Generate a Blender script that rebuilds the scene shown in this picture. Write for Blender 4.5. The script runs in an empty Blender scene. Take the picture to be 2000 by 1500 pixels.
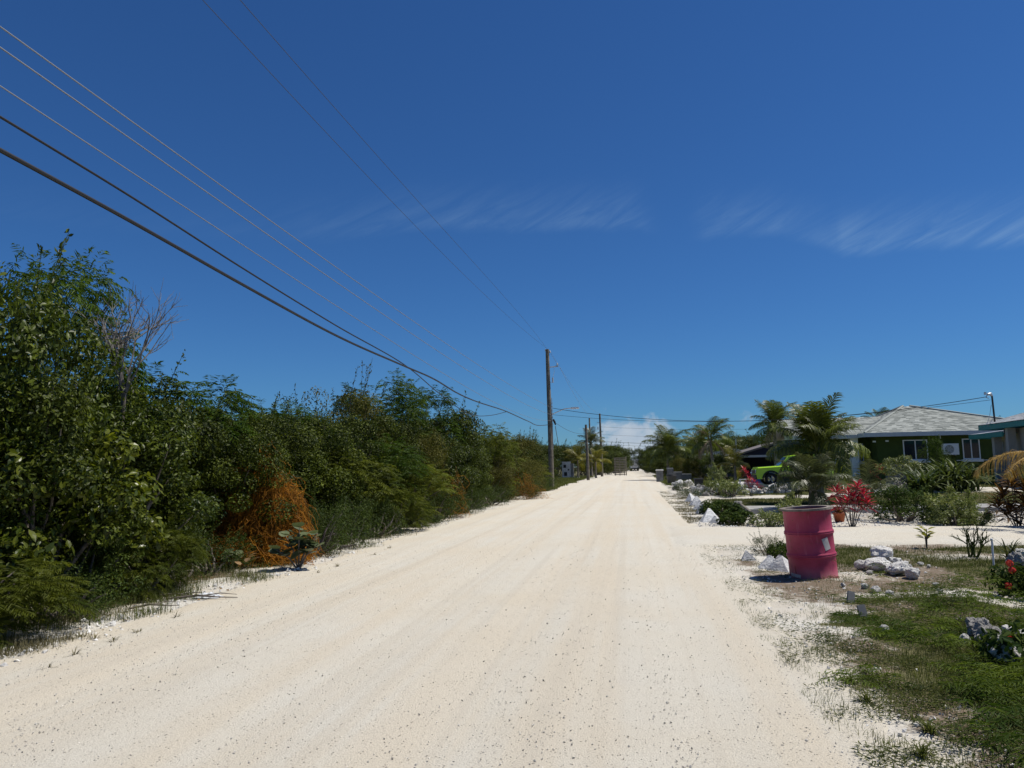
import bpy, math, random
import numpy as np
from mathutils import Vector, Matrix

# ------------------------------------------------------------------ camera, sky, sun, exposure
scene = bpy.context.scene
COL = scene.collection
F_PX, CAM_H = 1450.0, 1.45
YAW, PITCH, ROLL = math.radians(9.04), math.radians(6.456), math.radians(-1.0)

cam_data = bpy.data.cameras.new('camera')
cam = bpy.data.objects.new('camera', cam_data)
COL.objects.link(cam)
cam_data.sensor_width = 36.0
cam_data.lens = F_PX / 2000.0 * 36.0
cam_data.clip_start = 0.05
cam_data.clip_end = 6000.0
CAM_R = (Matrix.Rotation(YAW, 3, 'Z') @ Matrix.Rotation(math.pi / 2 + PITCH, 3, 'X') @ Matrix.Rotation(ROLL, 3, 'Z'))
cam.matrix_world = Matrix.Translation((0, 0, CAM_H)) @ CAM_R.to_4x4()
scene.camera = cam

SUN_EL = math.radians(62.0)
SUN_AZ = math.radians(16.0)          # counter-clockwise from +X
SUN_DIR = Vector((math.cos(SUN_EL) * math.cos(SUN_AZ), math.cos(SUN_EL) * math.sin(SUN_AZ), math.sin(SUN_EL)))
sun_data = bpy.data.lights.new('sun', 'SUN')
sun_data.energy = 5.0
sun_data.angle = math.radians(0.5)
sun_data.color = (1.0, 0.95, 0.86)
sun = bpy.data.objects.new('sun', sun_data)
COL.objects.link(sun)
sun.rotation_euler = SUN_DIR.to_track_quat('Z', 'Y').to_euler()
sun.location = SUN_DIR * 60

scene.view_settings.view_transform = 'Standard'
scene.view_settings.look = 'None'
scene.view_settings.exposure = 0.0
scene.view_settings.gamma = 1.0
scene.view_settings.use_curve_mapping = False
scene.render.engine = 'CYCLES'
scene.cycles.max_bounces = 6
scene.cycles.diffuse_bounces = 3
scene.cycles.transmission_bounces = 3
scene.cycles.transparent_max_bounces = 4


class NT:
    """small helper round a node tree"""
    def __init__(self, tree):
        self.t = tree; self.n = tree.nodes; self.l = tree.links
    def new(self, typ, **kw):
        nd = self.n.new(typ)
        for k, v in kw.items(): setattr(nd, k, v)
        return nd
    def put(self, sock, v):
        if isinstance(v, bpy.types.NodeSocket): self.l.new(v, sock)
        elif v is not None:
            if hasattr(sock.default_value, '__len__') and not hasattr(v, '__len__'): v = [v] * len(sock.default_value)
            if hasattr(v, '__len__') and len(v) == 3 and len(sock.default_value) == 4: v = (*v, 1)
            sock.default_value = v
    def math(self, op, a, b=None, c=None, clamp=False):
        nd = self.new('ShaderNodeMath', operation=op, use_clamp=clamp)
        for i, v in enumerate((a, b, c)):
            if v is not None: self.put(nd.inputs[i], v)
        return nd.outputs[0]
    def mix(self, f, a, b, blend='MIX'):
        nd = self.new('ShaderNodeMix', data_type='RGBA', blend_type=blend)
        self.put(nd.inputs[0], f); self.put(nd.inputs[6], a); self.put(nd.inputs[7], b)
        return nd.outputs[2]
    def noise(self, vec, scale, detail=3, rough=.55, dist=0, dim='3D'):
        nd = self.new('ShaderNodeTexNoise', noise_dimensions=dim)
        if vec is not None: self.l.new(vec, nd.inputs['Vector'])
        nd.inputs['Scale'].default_value = scale; nd.inputs['Detail'].default_value = detail
        nd.inputs['Roughness'].default_value = rough; nd.inputs['Distortion'].default_value = dist
        return nd.outputs[0]
    def ramp(self, f, a, b, c0=(0, 0, 0, 1), c1=(1, 1, 1, 1), interp='LINEAR'):
        nd = self.new('ShaderNodeValToRGB'); nd.color_ramp.interpolation = interp
        e = nd.color_ramp.elements; e[0].position = a; e[1].position = b; e[0].color = c0; e[1].color = c1
        self.l.new(f, nd.inputs[0]); return nd.outputs[0]
    def mapr(self, v, a, b, c=0., d=1., smooth=True):
        nd = self.new('ShaderNodeMapRange', interpolation_type='SMOOTHSTEP' if smooth else 'LINEAR')
        self.put(nd.inputs[0], v)
        for i, x in enumerate((a, b, c, d)): nd.inputs[1 + i].default_value = x
        return nd.outputs[0]
    def comb(self, x, y, z=0.):
        nd = self.new('ShaderNodeCombineXYZ')
        self.put(nd.inputs[0], x); self.put(nd.inputs[1], y); self.put(nd.inputs[2], z); return nd.outputs[0]
    def scl(self, vec, s):
        nd = self.new('ShaderNodeVectorMath', operation='MULTIPLY'); self.l.new(vec, nd.inputs[0])
        nd.inputs[1].default_value = s; return nd.outputs[0]


world = bpy.data.worlds.new('World')
scene.world = world
world.use_nodes = True
w = NT(world.node_tree)
w.n.clear()
sky = w.new('ShaderNodeTexSky', sky_type='NISHITA', sun_disc=False)
sky.sun_elevation = SUN_EL
sky.sun_rotation = math.pi / 2 - SUN_AZ
sky.altitude = 0; sky.air_density = 1.0; sky.dust_density = 0.05; sky.ozone_density = 3.0
tc = w.new('ShaderNodeTexCoord').outputs['Generated']
sep = w.new('ShaderNodeSeparateXYZ'); w.l.new(tc, sep.inputs[0])
az = w.math('ARCTAN2', sep.outputs[0], sep.outputs[1])            # 0 along the road, + to the right
el = w.math('ARCSINE', sep.outputs[2])
# thin cirrus: wisps with a crisp lower edge, feathered upwards, in a band round the sky
def curve(x, pts, lo, hi):           # piecewise curve of the azimuth
    nd = w.new('ShaderNodeFloatCurve'); w.put(nd.inputs['Value'], w.math('DIVIDE', w.math('ADD', x, 1.0), 2.0))
    c = nd.mapping.curves[0]; P = [((a + 1) / 2, (b - lo) / (hi - lo)) for a, b in pts]
    c.points[0].location = P[0]; c.points[1].location = P[-1]
    for p in P[1:-1]: c.points.new(*p)
    nd.mapping.use_clip = False; nd.mapping.update()
    return w.math('MULTIPLY_ADD', nd.outputs[0], hi - lo, lo)
def azel(u, v):
    d = (CAM_R @ Vector(((u - 1000) / F_PX, -(v - 750) / F_PX, -1.0))).normalized(); return math.atan2(d.x, d.y), math.asin(d.z)
base_ = [(-.95, azel(300, 470)[1])] + [azel(*p) for p in ((560, 468), (700, 462), (850, 446), (1000, 449), (1150, 445), (1290, 452), (1345, 468), (1450, 458), (1560, 466), (1620, 488), (1650, 497), (1800, 482), (2000, 474))] + [(.95, azel(2000, 474)[1])]
amt_ = [(-.95, .10)] + [(azel(u, 450)[0], a) for u, a in ((500, .12), (640, .3), (850, .5), (1050, .62), (1180, .65), (1250, .55), (1300, .0), (1330, .0), (1370, .4), (1420, .65), (1560, .55), (1625, .5), (1650, 1.5), (1720, 1.2), (1900, 1.1), (2000, 1.2))] + [(.95, .5)]
wob = w.math('MULTIPLY', w.math('SUBTRACT', w.noise(w.comb(w.math('MULTIPLY', az, 1.0), 0.3), 26.0, 3), .5), .014)
edge = w.math('SUBTRACT', w.math('SUBTRACT', el, wob), curve(az, base_, .2, .4))
low = w.mapr(edge, -0.008, 0.010)
high = w.math('POWER', w.mapr(edge, 0.0, 0.085, 1.0, 0.0), 1.7)
shear = w.math('ADD', az, w.math('MULTIPLY', el, -1.9))
streak = w.noise(w.comb(w.math('MULTIPLY', shear, 9.0), w.math('MULTIPLY', el, 6.0)), 2.6, 8, .66, .7)
patch = curve(az, amt_, 0.0, 1.5)
cir = w.math('MULTIPLY', w.math('MULTIPLY', low, high), w.math('MULTIPLY', w.mapr(streak, .30, .75, .08, 1.0), patch))
# low trade-wind cumulus along the horizon
cn = w.noise(w.comb(w.math('MULTIPLY', az, 1.0), w.math('MULTIPLY', el, 1.35), .37), 21.0, 7, .58, .25)
bump = w.math('ADD',
    w.math('MULTIPLY', w.math('POWER', 2.718, w.math('MULTIPLY', w.math('POWER', w.math('DIVIDE', w.math('ADD', az, .012), .070), 2.0), -1.0)), .40),
    w.math('MULTIPLY', w.math('POWER', 2.718, w.math('MULTIPLY', w.math('POWER', w.math('DIVIDE', w.math('SUBTRACT', az, .165), .045), 2.0), -1.0)), .26))
cv = w.math('SUBTRACT', w.math('ADD', cn, bump), w.math('MULTIPLY', el, 4.3))
cum = w.math('MULTIPLY', w.mapr(cv, .50, .72), w.mapr(el, -.01, .012))
cshade = w.mapr(w.noise(w.comb(az, w.math('MULTIPLY', el, 1.6), .9), 38.0, 5), .3, .7, .62, 1.0)
skyc = w.mix(1.0, sky.outputs[0], (.265, .55, .91, 1), 'MULTIPLY')      # the deep azure of clear tropical air
c1 = w.mix(w.math('MULTIPLY', cir, .19), skyc, (5.0, 7.3, 9.2))
cumc = w.mix(cshade, (2.9, 4.2, 6.2), (6.4, 7.0, 7.8))
c2 = w.mix(w.math('MULTIPLY', cum, .85), c1, cumc)
bg = w.new('ShaderNodeBackground'); bg.inputs[1].default_value = 0.085
w.l.new(c2, bg.inputs[0])
wo = w.new('ShaderNodeOutputWorld'); w.l.new(bg.outputs[0], wo.inputs[0])

# ------------------------------------------------------------------ helpers
RNG = np.random.default_rng(7)
rnd = random.Random(11)


def ray(u, v):
    return CAM_R @ Vector(((u - 1000) / F_PX, -(v - 750) / F_PX, -1.0))


def G(u, v, z=0.0):                   # photo pixel -> point on the ground
    d = ray(u, v); t = (z - CAM_H) / d.z
    return Vector((0, 0, CAM_H)) + d * t


def A(u, v, depth):                   # photo pixel at a known distance
    return Vector((0, 0, CAM_H)) + ray(u, v) * depth


def S(t):
    t = np.clip(t, 0, 1); return t * t * (3 - 2 * t)


def vnoise(x, y, scale, seed=0):
    x = np.asarray(x, float) * scale + seed * 17.13; y = np.asarray(y, float) * scale - seed * 9.71
    xi = np.floor(x).astype(np.int64); yi = np.floor(y).astype(np.int64)
    fx = x - xi; fy = y - yi; fx = fx * fx * (3 - 2 * fx); fy = fy * fy * (3 - 2 * fy)
    def h(a, b):
        n = (a * 374761393 + b * 668265263 + seed * 144665) & 0x7fffffff
        n = ((n ^ (n >> 13)) * 1274126177) & 0x7fffffff
        return ((n ^ (n >> 16)) & 0xffff) / 65535.0
    return (h(xi, yi) * (1 - fx) + h(xi + 1, yi) * fx) * (1 - fy) + (h(xi, yi + 1) * (1 - fx) + h(xi + 1, yi + 1) * fx) * fy


def fbm(x, y, scale, seed=0, o=3):
    r = 0; a = .5; tot = 0
    for i in range(o):
        r = r + a * vnoise(x, y, scale * 2 ** i, seed + i); tot += a; a *= .5
    return r / tot


class MB:
    """collects vertices and faces, builds ONE mesh"""
    def __init__(self): self.v = []; self.f = []; self.t = []; self.m = []; self.n = 0
    def add(self, verts, faces, tint=0.5, mat=0):
        verts = np.asarray(verts, float).reshape(-1, 3)
        self.v.append(verts)
        self.t.append(np.broadcast_to(np.asarray(tint, float), (len(verts),)))
        groups = {}
        if isinstance(faces, np.ndarray): groups[faces.shape[1]] = faces
        else:
            for f in faces: groups.setdefault(len(f), []).append(f)
        for k, fs in groups.items():
            a = np.asarray(fs, np.int64).reshape(-1, k) + self.n
            self.f.append(a); self.m.append(np.full(len(a), mat))
        self.n += len(verts)
    def box(self, c, s, rz=0, tint=.5, mat=0, taper=1.0):
        x, y, z = np.array(s) / 2
        p = np.array([[-x, -y, -z], [x, -y, -z], [x, y, -z], [-x, y, -z], [-x * taper, -y * taper, z], [x * taper, -y * taper, z], [x * taper, y * taper, z], [-x * taper, y * taper, z]])
        if rz: p = p @ np.array([[math.cos(rz), math.sin(rz), 0], [-math.sin(rz), math.cos(rz), 0], [0, 0, 1]])
        self.add(p + np.array(c), [(0, 3, 2, 1), (4, 5, 6, 7), (0, 1, 5, 4), (1, 2, 6, 5), (2, 3, 7, 6), (3, 0, 4, 7)], tint, mat)
    def bx(self, x0, x1, y0, y1, z0, z1, tint=.5, mat=0):
        self.box(((x0 + x1) / 2, (y0 + y1) / 2, (z0 + z1) / 2), (x1 - x0, y1 - y0, z1 - z0), 0, tint, mat)
    def tube(self, pts, rad, k=6, tint=.5, mat=0, cap=True):
        pts = np.asarray(pts, float); n = len(pts)
        rad = np.broadcast_to(np.asarray(rad, float), (n,))
        tg = np.gradient(pts, axis=0); tg /= np.linalg.norm(tg, axis=1)[:, None] + 1e-12
        up = np.array([0, 0, 1.]) if abs(tg[0][2]) < .9 else np.array([1., 0, 0])
        a = np.cross(tg, up); a /= np.linalg.norm(a, axis=1)[:, None] + 1e-12
        b = np.cross(tg, a)
        th = np.arange(k) * 2 * math.pi / k
        ring = pts[:, None] + rad[:, None, None] * (np.cos(th)[None, :, None] * a[:, None] + np.sin(th)[None, :, None] * b[:, None])
        fs = []
        for i in range(n - 1):
            for j in range(k):
                fs.append((i * k + j, i * k + (j + 1) % k, (i + 1) * k + (j + 1) % k, (i + 1) * k + j))
        self.add(ring.reshape(-1, 3), fs, tint, mat)
        if cap:
            self.add(ring[0], [tuple(range(k))], tint, mat); self.add(ring[-1], [tuple(range(k))[::-1]], tint, mat)
    def lathe(self, prof, k=24, tint=.5, mat=0, c=(0, 0, 0)):
        prof = np.asarray(prof, float); th = np.arange(k) * 2 * math.pi / k
        p = np.stack([prof[:, None, 0] * np.cos(th), prof[:, None, 0] * np.sin(th), np.broadcast_to(prof[:, None, 1], (len(prof), k))], -1).reshape(-1, 3)
        fs = [(i * k + j, i * k + (j + 1) % k, (i + 1) * k + (j + 1) % k, (i + 1) * k + j) for i in range(len(prof) - 1) for j in range(k)]
        self.add(p + np.array(c), fs, tint, mat)
    def prism(self, poly, y0, y1, tint=.5, mat=0):          # polygon in XZ pushed along Y
        n = len(poly)
        p = [(x, y0, z) for x, z in poly] + [(x, y1, z) for x, z in poly]
        fs = [(i, (i + 1) % n, n + (i + 1) % n, n + i) for i in range(n)] + [tuple(range(n))[::-1], tuple(range(n, 2 * n))]
        self.add(p, fs, tint, mat)
    def inst(self, tv, tf, pos, rot, scl, tint, mat=0):      # many copies of a template
        tv = np.asarray(tv, float); tf = np.asarray(tf, np.int64)
        N, nv = len(pos), len(tv)
        scl = np.asarray(scl, float)
        if scl.ndim == 1: scl = scl[:, None]
        V = np.einsum('nij,nvj->nvi', rot, tv[None] * scl[:, None, :]) + pos[:, None]
        Fc = (tf[None] + (np.arange(N) * nv)[:, None, None]).reshape(-1, tf.shape[1])
        self.add(V.reshape(-1, 3), Fc, np.repeat(tint, nv), mat)
    def mesh(self, name, mats, smooth=False):
        me = bpy.data.meshes.new(name)
        V = np.concatenate(self.v); me.vertices.add(len(V)); me.vertices.foreach_set('co', V.astype(np.float32).ravel())
        li = np.concatenate([a.ravel() for a in self.f]); sz = np.concatenate([np.full(len(a), a.shape[1]) for a in self.f])
        me.loops.add(len(li)); me.loops.foreach_set('vertex_index', li.astype(np.int32))
        me.polygons.add(len(sz)); st = np.concatenate([[0], np.cumsum(sz)[:-1]])
        me.polygons.foreach_set('loop_start', st.astype(np.int32))
        me.polygons.foreach_set('material_index', np.concatenate(self.m).astype(np.int32))
        at = me.attributes.new('tint', 'FLOAT', 'POINT'); at.data.foreach_set('value', np.concatenate(self.t).astype(np.float32))
        me.polygons.foreach_set('use_smooth', np.full(len(sz), bool(smooth)))
        for m in (mats if isinstance(mats, (list, tuple)) else [mats]): me.materials.append(m)
        me.update(calc_edges=True); me.validate()
        return me
    def build(self, name, mats, parent=None, smooth=False, **props):
        return put(name, self.mesh(name, mats, smooth), parent, **props)


def put(name, me, parent=None, loc=None, rot=None, scl=None, **props):
    o = bpy.data.objects.new(name, me); COL.objects.link(o)
    if parent is not None: o.parent = parent
    if loc is not None: o.location = loc
    if rot is not None: o.rotation_euler = rot
    if scl is not None: o.scale = scl if hasattr(scl, '__len__') else (scl,) * 3
    for k, v in props.items():
        if v: o[k] = v
    return o


def thing(name, label, category, loc=(0, 0, 0), rz=0., group=None, scl=1.0, rot=None):
    return put(name, None, None, loc, rot or (0, 0, rz), scl, label=label, category=category, group=group)


# ------------------------------------------------------------------ materials
def mat(name, col=(.5, .5, .5), rough=.6, metal=0., spec=.4, vary=0., nscale=6., bump=0., bscale=30., col2=None, tint=None, trans=0., objrand=0., coat=0.):
    """Principled with noise colour variation, per-piece tint (attribute) and fine bump"""
    m = bpy.data.materials.new(name); m.use_nodes = True
    t = NT(m.node_tree); b = t.n['Principled BSDF']; out = t.n['Material Output']
    b.inputs['Roughness'].default_value = rough; b.inputs['Metallic'].default_value = metal
    b.inputs['Specular IOR Level'].default_value = spec; b.inputs['Coat Weight'].default_value = coat
    c = None
    oc = t.new('ShaderNodeTexCoord').outputs['Object']
    base = (*col, 1)
    if col2 is not None:
        if tint is not None:
            at = t.new('ShaderNodeAttribute', attribute_name='tint')
            f = at.outputs['Fac']
        else: f = t.ramp(t.noise(oc, nscale, 5, .6), .35, .65)
        c = t.mix(f, base, (*col2, 1))
    if vary:
        n = t.noise(oc, nscale * 1.7, 5, .65)
        k = t.mapr(n, .25, .75, 1 - vary, 1 + vary)
        c = t.mix(1.0, c if c is not None else base, t.comb(k, k, k), 'MULTIPLY')
    if objrand:
        r = t.new('ShaderNodeObjectInfo').outputs['Random']
        k = t.mapr(r, 0, 1, 1 - objrand, 1 + objrand, smooth=False)
        c = t.mix(1.0, c if c is not None else base, t.comb(k, k, t.math('MULTIPLY', k, .95)), 'MULTIPLY')
    if c is not None: t.l.new(c, b.inputs['Base Color'])
    else: b.inputs['Base Color'].default_value = base
    if bump:
        bn = t.new('ShaderNodeBump'); bn.inputs['Strength'].default_value = min(1, bump * 10); bn.inputs['Distance'].default_value = bump * .2
        t.l.new(t.noise(oc, bscale, 5, .6), bn.inputs['Height']); t.l.new(bn.outputs[0], b.inputs['Normal'])
    if trans:
        tr = t.new('ShaderNodeBsdfTranslucent'); mx = t.new('ShaderNodeMixShader'); mx.inputs[0].default_value = trans
        if c is not None: t.l.new(t.mix(1.0, c, (1.25, 1.3, .7, 1), 'MULTIPLY'), tr.inputs[0])
        else: tr.inputs[0].default_value = base
        t.l.new(b.outputs[0], mx.inputs[1]); t.l.new(tr.outputs[0], mx.inputs[2]); t.l.new(mx.outputs[0], out.inputs[0])
    return m


def leafmat(name, a, b, rough=.5, trans=.22, objrand=.18, spec=.25):
    return mat(name, a, rough, 0, spec, col2=b, tint=1, trans=trans, objrand=objrand, vary=.22, nscale=1.3)


M = {}
M['leaf_small'] = leafmat('small_dark_leaf', (.010, .020, .003), (.142, .172, .018), .5, .22, spec=.14)
M['leaf_olive'] = leafmat('olive_leaf', (.024, .029, .006), (.165, .152, .030), .6, .22, spec=.12)
M['leaf_broad'] = leafmat('glossy_broad_leaf', (.013, .026, .004), (.135, .168, .016), .42, .24, spec=.2)
M['leaf_feather'] = leafmat('feathery_leaf', (.015, .040, .004), (.090, .148, .012), .55, .3, spec=.15)
M['leaf_feather_y'] = leafmat('yellow_green_feathery_leaf', (.022, .040, .004), (.125, .140, .012), .55, .3, spec=.15)
M['leaf_sunlit'] = leafmat('sunlit_glossy_leaf', (.040, .062, .006), (.240, .260, .030), .32, .35, .1, spec=.35)  # broad leaf made brighter and yellower, its sunlit look put into the colour
M['leaf_low'] = leafmat('low_shrub_leaf', (.018, .036, .006), (.095, .125, .020), .55, .25, spec=.15)
M['leaf_grape'] = leafmat('sea_grape_leaf', (.060, .085, .045), (.140, .165, .085), .45, .15)
M['leaf_var'] = leafmat('variegated_leaf', (.090, .130, .030), (.360, .370, .150), .45, .25)
M['leaf_dark'] = leafmat('dark_shrub_leaf', (.020, .042, .010), (.090, .120, .026), .75, .25, spec=.08)
M['leaf_strap'] = leafmat('strap_leaf', (.030, .055, .014), (.140, .170, .060), .5, .25, spec=.2)
M['leaf_red'] = leafmat('crimson_leaf', (.085, .006, .014), (.520, .030, .075), .35, .3, .08)
M['leaf_bronze'] = leafmat('bronze_leaf', (.050, .022, .010), (.200, .100, .025), .4, .25, .1)
M['leaf_yellow'] = leafmat('yellow_seedling_leaf', (.110, .130, .015), (.330, .300, .035), .4, .3, .1)
M['leaf_litter'] = leafmat('dead_leaf', (.10, .060, .030), (.28, .18, .09), .8, .1, .1)
M['palm'] = leafmat('coconut_frond', (.022, .042, .007), (.165, .190, .036), .42, .28, .15, spec=.3)
M['palm_dark'] = leafmat('dark_frond', (.018, .028, .010), (.130, .145, .060), .4, .2, .12, spec=.3)
M['palm_y'] = leafmat('yellow_green_frond', (.080, .090, .012), (.230, .200, .040), .4, .3, .12)
M['palm_dead'] = leafmat('dead_frond', (.170, .100, .030), (.560, .370, .120), .6, .3, .1)
M['palm_grey'] = leafmat('withered_frond', (.120, .080, .055), (.330, .250, .180), .75, .15, .1)
M['vine'] = leafmat('orange_vine', (.110, .046, .010), (.520, .215, .016), .6, .2, .05, spec=.12)
M['grass'] = leafmat('grass_blade', (.040, .056, .014), (.140, .150, .048), .7, .3, .05, spec=.12)
M['grass_dry'] = leafmat('dry_grass_blade', (.070, .065, .035), (.200, .175, .095), .7, .2, .05)
M['creeper'] = leafmat('creeping_cover', (.036, .066, .008), (.140, .185, .020), .6, .35, .05, spec=.12)
M['flower'] = leafmat('red_flower', (.45, .025, .02), (.75, .10, .06), .5, .2, .05)
M['bark'] = mat('bark', (.085, .070, .055), .9, vary=.4, nscale=8, bump=.03, bscale=25, col2=(.19, .165, .14))
M['twig'] = mat('bare_twig', (.17, .155, .14), .9, vary=.3, nscale=8)
M['palm_trunk'] = mat('palm_trunk', (.14, .115, .09), .9, vary=.35, nscale=9, bump=.03, bscale=20, col2=(.28, .25, .21))
M['pole'] = mat('weathered_pole_wood', (.10, .085, .065), .9, vary=.3, nscale=3, bump=.02, bscale=30, col2=(.20, .18, .145))
M['metal'] = mat('galvanised_metal', (.45, .46, .47), .4, .7, vary=.15)
M['cable'] = mat('black_cable', (.018, .018, .02), .5)
M['wire'] = mat('bare_wire', (.30, .31, .33), .45, .6)
M['wire_dark'] = mat('dark_bare_wire', (.07, .075, .09), .6, .3)
M['insul'] = mat('porcelain', (.55, .57, .60), .25)
M['lamp'] = mat('street_lamp_housing', (.72, .73, .74), .4)
M['rock_w'] = mat('white_limestone', (.52, .50, .46), .95, vary=.25, nscale=5, bump=.16, bscale=7, col2=(.76, .75, .72))
M['rock_g'] = mat('grey_limestone', (.22, .21, .195), .95, vary=.35, nscale=6, bump=.18, bscale=7, col2=(.42, .40, .37))
M['paint_w'] = mat('white_painted_concrete', (.46, .47, .48), .85, vary=.3, nscale=6, bump=.12, bscale=9, col2=(.68, .68, .67))
M['pebble'] = mat('limestone_pebble', (.34, .31, .26), .95, col2=(.68, .64, .56), tint=1)
M['conc'] = mat('grey_concrete', (.15, .15, .15), .9, vary=.25, nscale=2, bump=.02, bscale=60, col2=(.24, .24, .235))
M['conc_l'] = mat('pale_concrete', (.50, .49, .46), .9, vary=.15, nscale=1.5, bump=.01, bscale=60, col2=(.60, .59, .56))
M['pot'] = mat('terracotta', (.28, .075, .03), .7, vary=.2)
M['white'] = mat('white_paint', (.72, .73, .74), .5, vary=.06)
M['glass'] = mat('window_glass', (.018, .024, .034), .06, 0, .7)
M['curtain'] = mat('grey_curtain', (.10, .115, .14), .8, vary=.2, nscale=5)

# ------------------------------------------------------------------ the ground, the road
def gz(x, y):
    x = np.asarray(x, float); y = np.asarray(y, float)
    z = .30 * S((y - 27) / 12) * S((x - 7.5) / 4)
    off = S((-x - 5.0) / .8) + S((x - 1.6) / .8)                # verges undulate, the road does not
    near = np.clip(60 / (np.abs(y) + 20), 0, 1)
    z = z + off * (fbm(x, y, 1.1, 3) - .5) * .09 * near + off * (fbm(x, y, 5, 9, 2) - .5) * .025 * near
    drv = S((y - 13.9) / .5) * (1 - S((y - 18.0) / .5)) * S((x - 1.2) / .6)
    return z * (1 - drv)


def edge_l(y): return -4.95 - .0035 * y + (fbm(y, 0 * y, .8, 21) - .5) * .5 + (fbm(y, 0 * y, 4, 22) - .5) * .18
def edge_r(y): return 1.25 + np.interp(y, [0, 8, 16, 33, 70, 140], [0.05, .0, -.05, .35, 1.2, 2.2]) + (fbm(y, 0 * y, .9, 31) - .5) * .6 + (fbm(y, 0 * y, 4, 32) - .5) * .4


def cover(x, y):
    """0 bare coral sand .. 1 green"""
    x = np.asarray(x, float); y = np.asarray(y, float)
    n = fbm(x, y, 1.6, 41) - .5; n2 = fbm(x, y, 6, 43, 2) - .5
    e = np.interp(y, [0, 4, 5.5, 7, 8.0, 8.8, 10.2, 11.5, 14], [1.35, 1.25, 1.2, 1.3, 1.6, 2.0, 2.5, 2.5, 2.5])
    a = S((x - e) / .9 + n * 1.5 + n2 * 1.1 + .15) * (1 - S((y - 13.9) / .35))
    rocky = np.exp(-(((x - 3.4) / .9) ** 2 + ((y - 9.9) / .55) ** 2)) + .8 * np.exp(-(((x - 4.6) / 1.0) ** 2 + ((y - 12.6) / .7) ** 2)) + .7 * np.exp(-(((x - 2.9) / .7) ** 2 + ((y - 8.9) / .3) ** 2))
    a = a * (1 - .8 * np.clip(rocky, 0, 1)) * (.25 + .75 * S((fbm(x, y, 1.3, 47) - .36) / .14))
    l1 = S((x - 2.9 + n * .6) / .4) * S((y - 25.2) / .5) * (1 - S((y - 32.6 + n) / .6))
    l2 = S((x - 3.6) / .5) * S((y - 35.5) / .6)
    l2 = l2 * (1 - .85 * S((y - 47.5) / .8) * (1 - S((y - 54.5) / 1.2)))
    left = S((-x - 5.6 + n * 1.3) / .9) * .75
    lf = S((-x - 5.3 + n) / .6) * S((y - 45) / 8)
    dry = .33 * S((x - 1.25) / .3) * (1 - S((x - 2.1) / .4)) * S((y - 19) / 2)
    return np.clip(np.maximum.reduce([a, l1, l2, left, lf, dry + n * .2 * (dry > .02)]), 0, 1)


def litter(x, y):
    x = np.asarray(x, float); n = fbm(x, y, 1.3, 51) - .5
    return np.clip(S((-x - 5.5 + n * 1.2) / 1.1) * (1 - S((y - 55) / 10)) + .75 * S((x - 1.15) / .5) * (1 - S((x - 5.2) / .8)) * S((n + .2) / .3) * (1 - S((y - 14) / 1)) + .55 * S((x - 2.2) / .6) * S((y - 18.2) / .5) * (1 - S((y - 25) / .5)) * S((n + .28) / .35), 0, 1)


def grid_mesh(name, xs, ys, zf, mats, attrs, **props):
    X, Y = np.meshgrid(xs, ys); nx, ny = len(xs), len(ys)
    mb = MB(); i = np.arange(nx * ny).reshape(ny, nx)
    fs = np.stack([i[:-1, :-1], i[:-1, 1:], i[1:, 1:], i[1:, :-1]], -1).reshape(-1, 4)
    mb.add(np.stack([X, Y, zf(X, Y)], -1).reshape(-1, 3), fs)
    me = mb.mesh(name, mats, True)
    for k, fn in attrs.items():
        at = me.attributes.new(k, 'FLOAT', 'POINT'); at.data.foreach_set('value', fn(X, Y).astype(np.float32).ravel())
    return put(name, me, **props)


def ground_material():
    m = bpy.data.materials.new('coral_sand_and_turf'); m.use_nodes = True
    t = NT(m.node_tree); b = t.n['Principled BSDF']; b.inputs['Roughness'].default_value = .95; b.inputs['Specular IOR Level'].default_value = .15
    oc = t.new('ShaderNodeTexCoord').outputs['Object']
    cv = t.new('ShaderNodeAttribute', attribute_name='cover').outputs['Fac']
    lt = t.new('ShaderNodeAttribute', attribute_name='litter').outputs['Fac']
    n1 = t.noise(oc, 9, 6, .65); n2 = t.noise(oc, 45, 4, .6); n3 = t.noise(oc, 1.2, 4)
    sand = t.mix(t.ramp(n3, .35, .65), (.50, .455, .375, 1), (.60, .575, .515, 1))
    sand = t.mix(t.mapr(n2, .55, .75, 0, .55), sand, (.30, .26, .20, 1))
    soil = t.mix(n1, (.085, .060, .038, 1), (.26, .205, .15, 1))
    turf = t.mix(n1, (.050, .058, .018, 1), (.19, .165, .085, 1))
    jit = t.math('ADD', t.math('MULTIPLY', t.math('SUBTRACT', n1, .5), 1.2), t.math('MULTIPLY', t.math('SUBTRACT', n2, .5), .7))
    f1 = t.mapr(t.math('ADD', lt, jit), .35, .75); f2 = t.mapr(t.math('ADD', cv, jit), .35, .80)
    c = t.mix(f2, t.mix(f1, sand, soil), turf)
    t.l.new(c, b.inputs['Base Color'])
    bp = t.new('ShaderNodeBump'); bp.inputs['Strength'].default_value = .8; bp.inputs['Distance'].default_value = .02
    t.l.new(t.math('ADD', n2, t.math('MULTIPLY', n1, .8)), bp.inputs['Height']); t.l.new(bp.outputs[0], b.inputs['Normal'])
    return m


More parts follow.
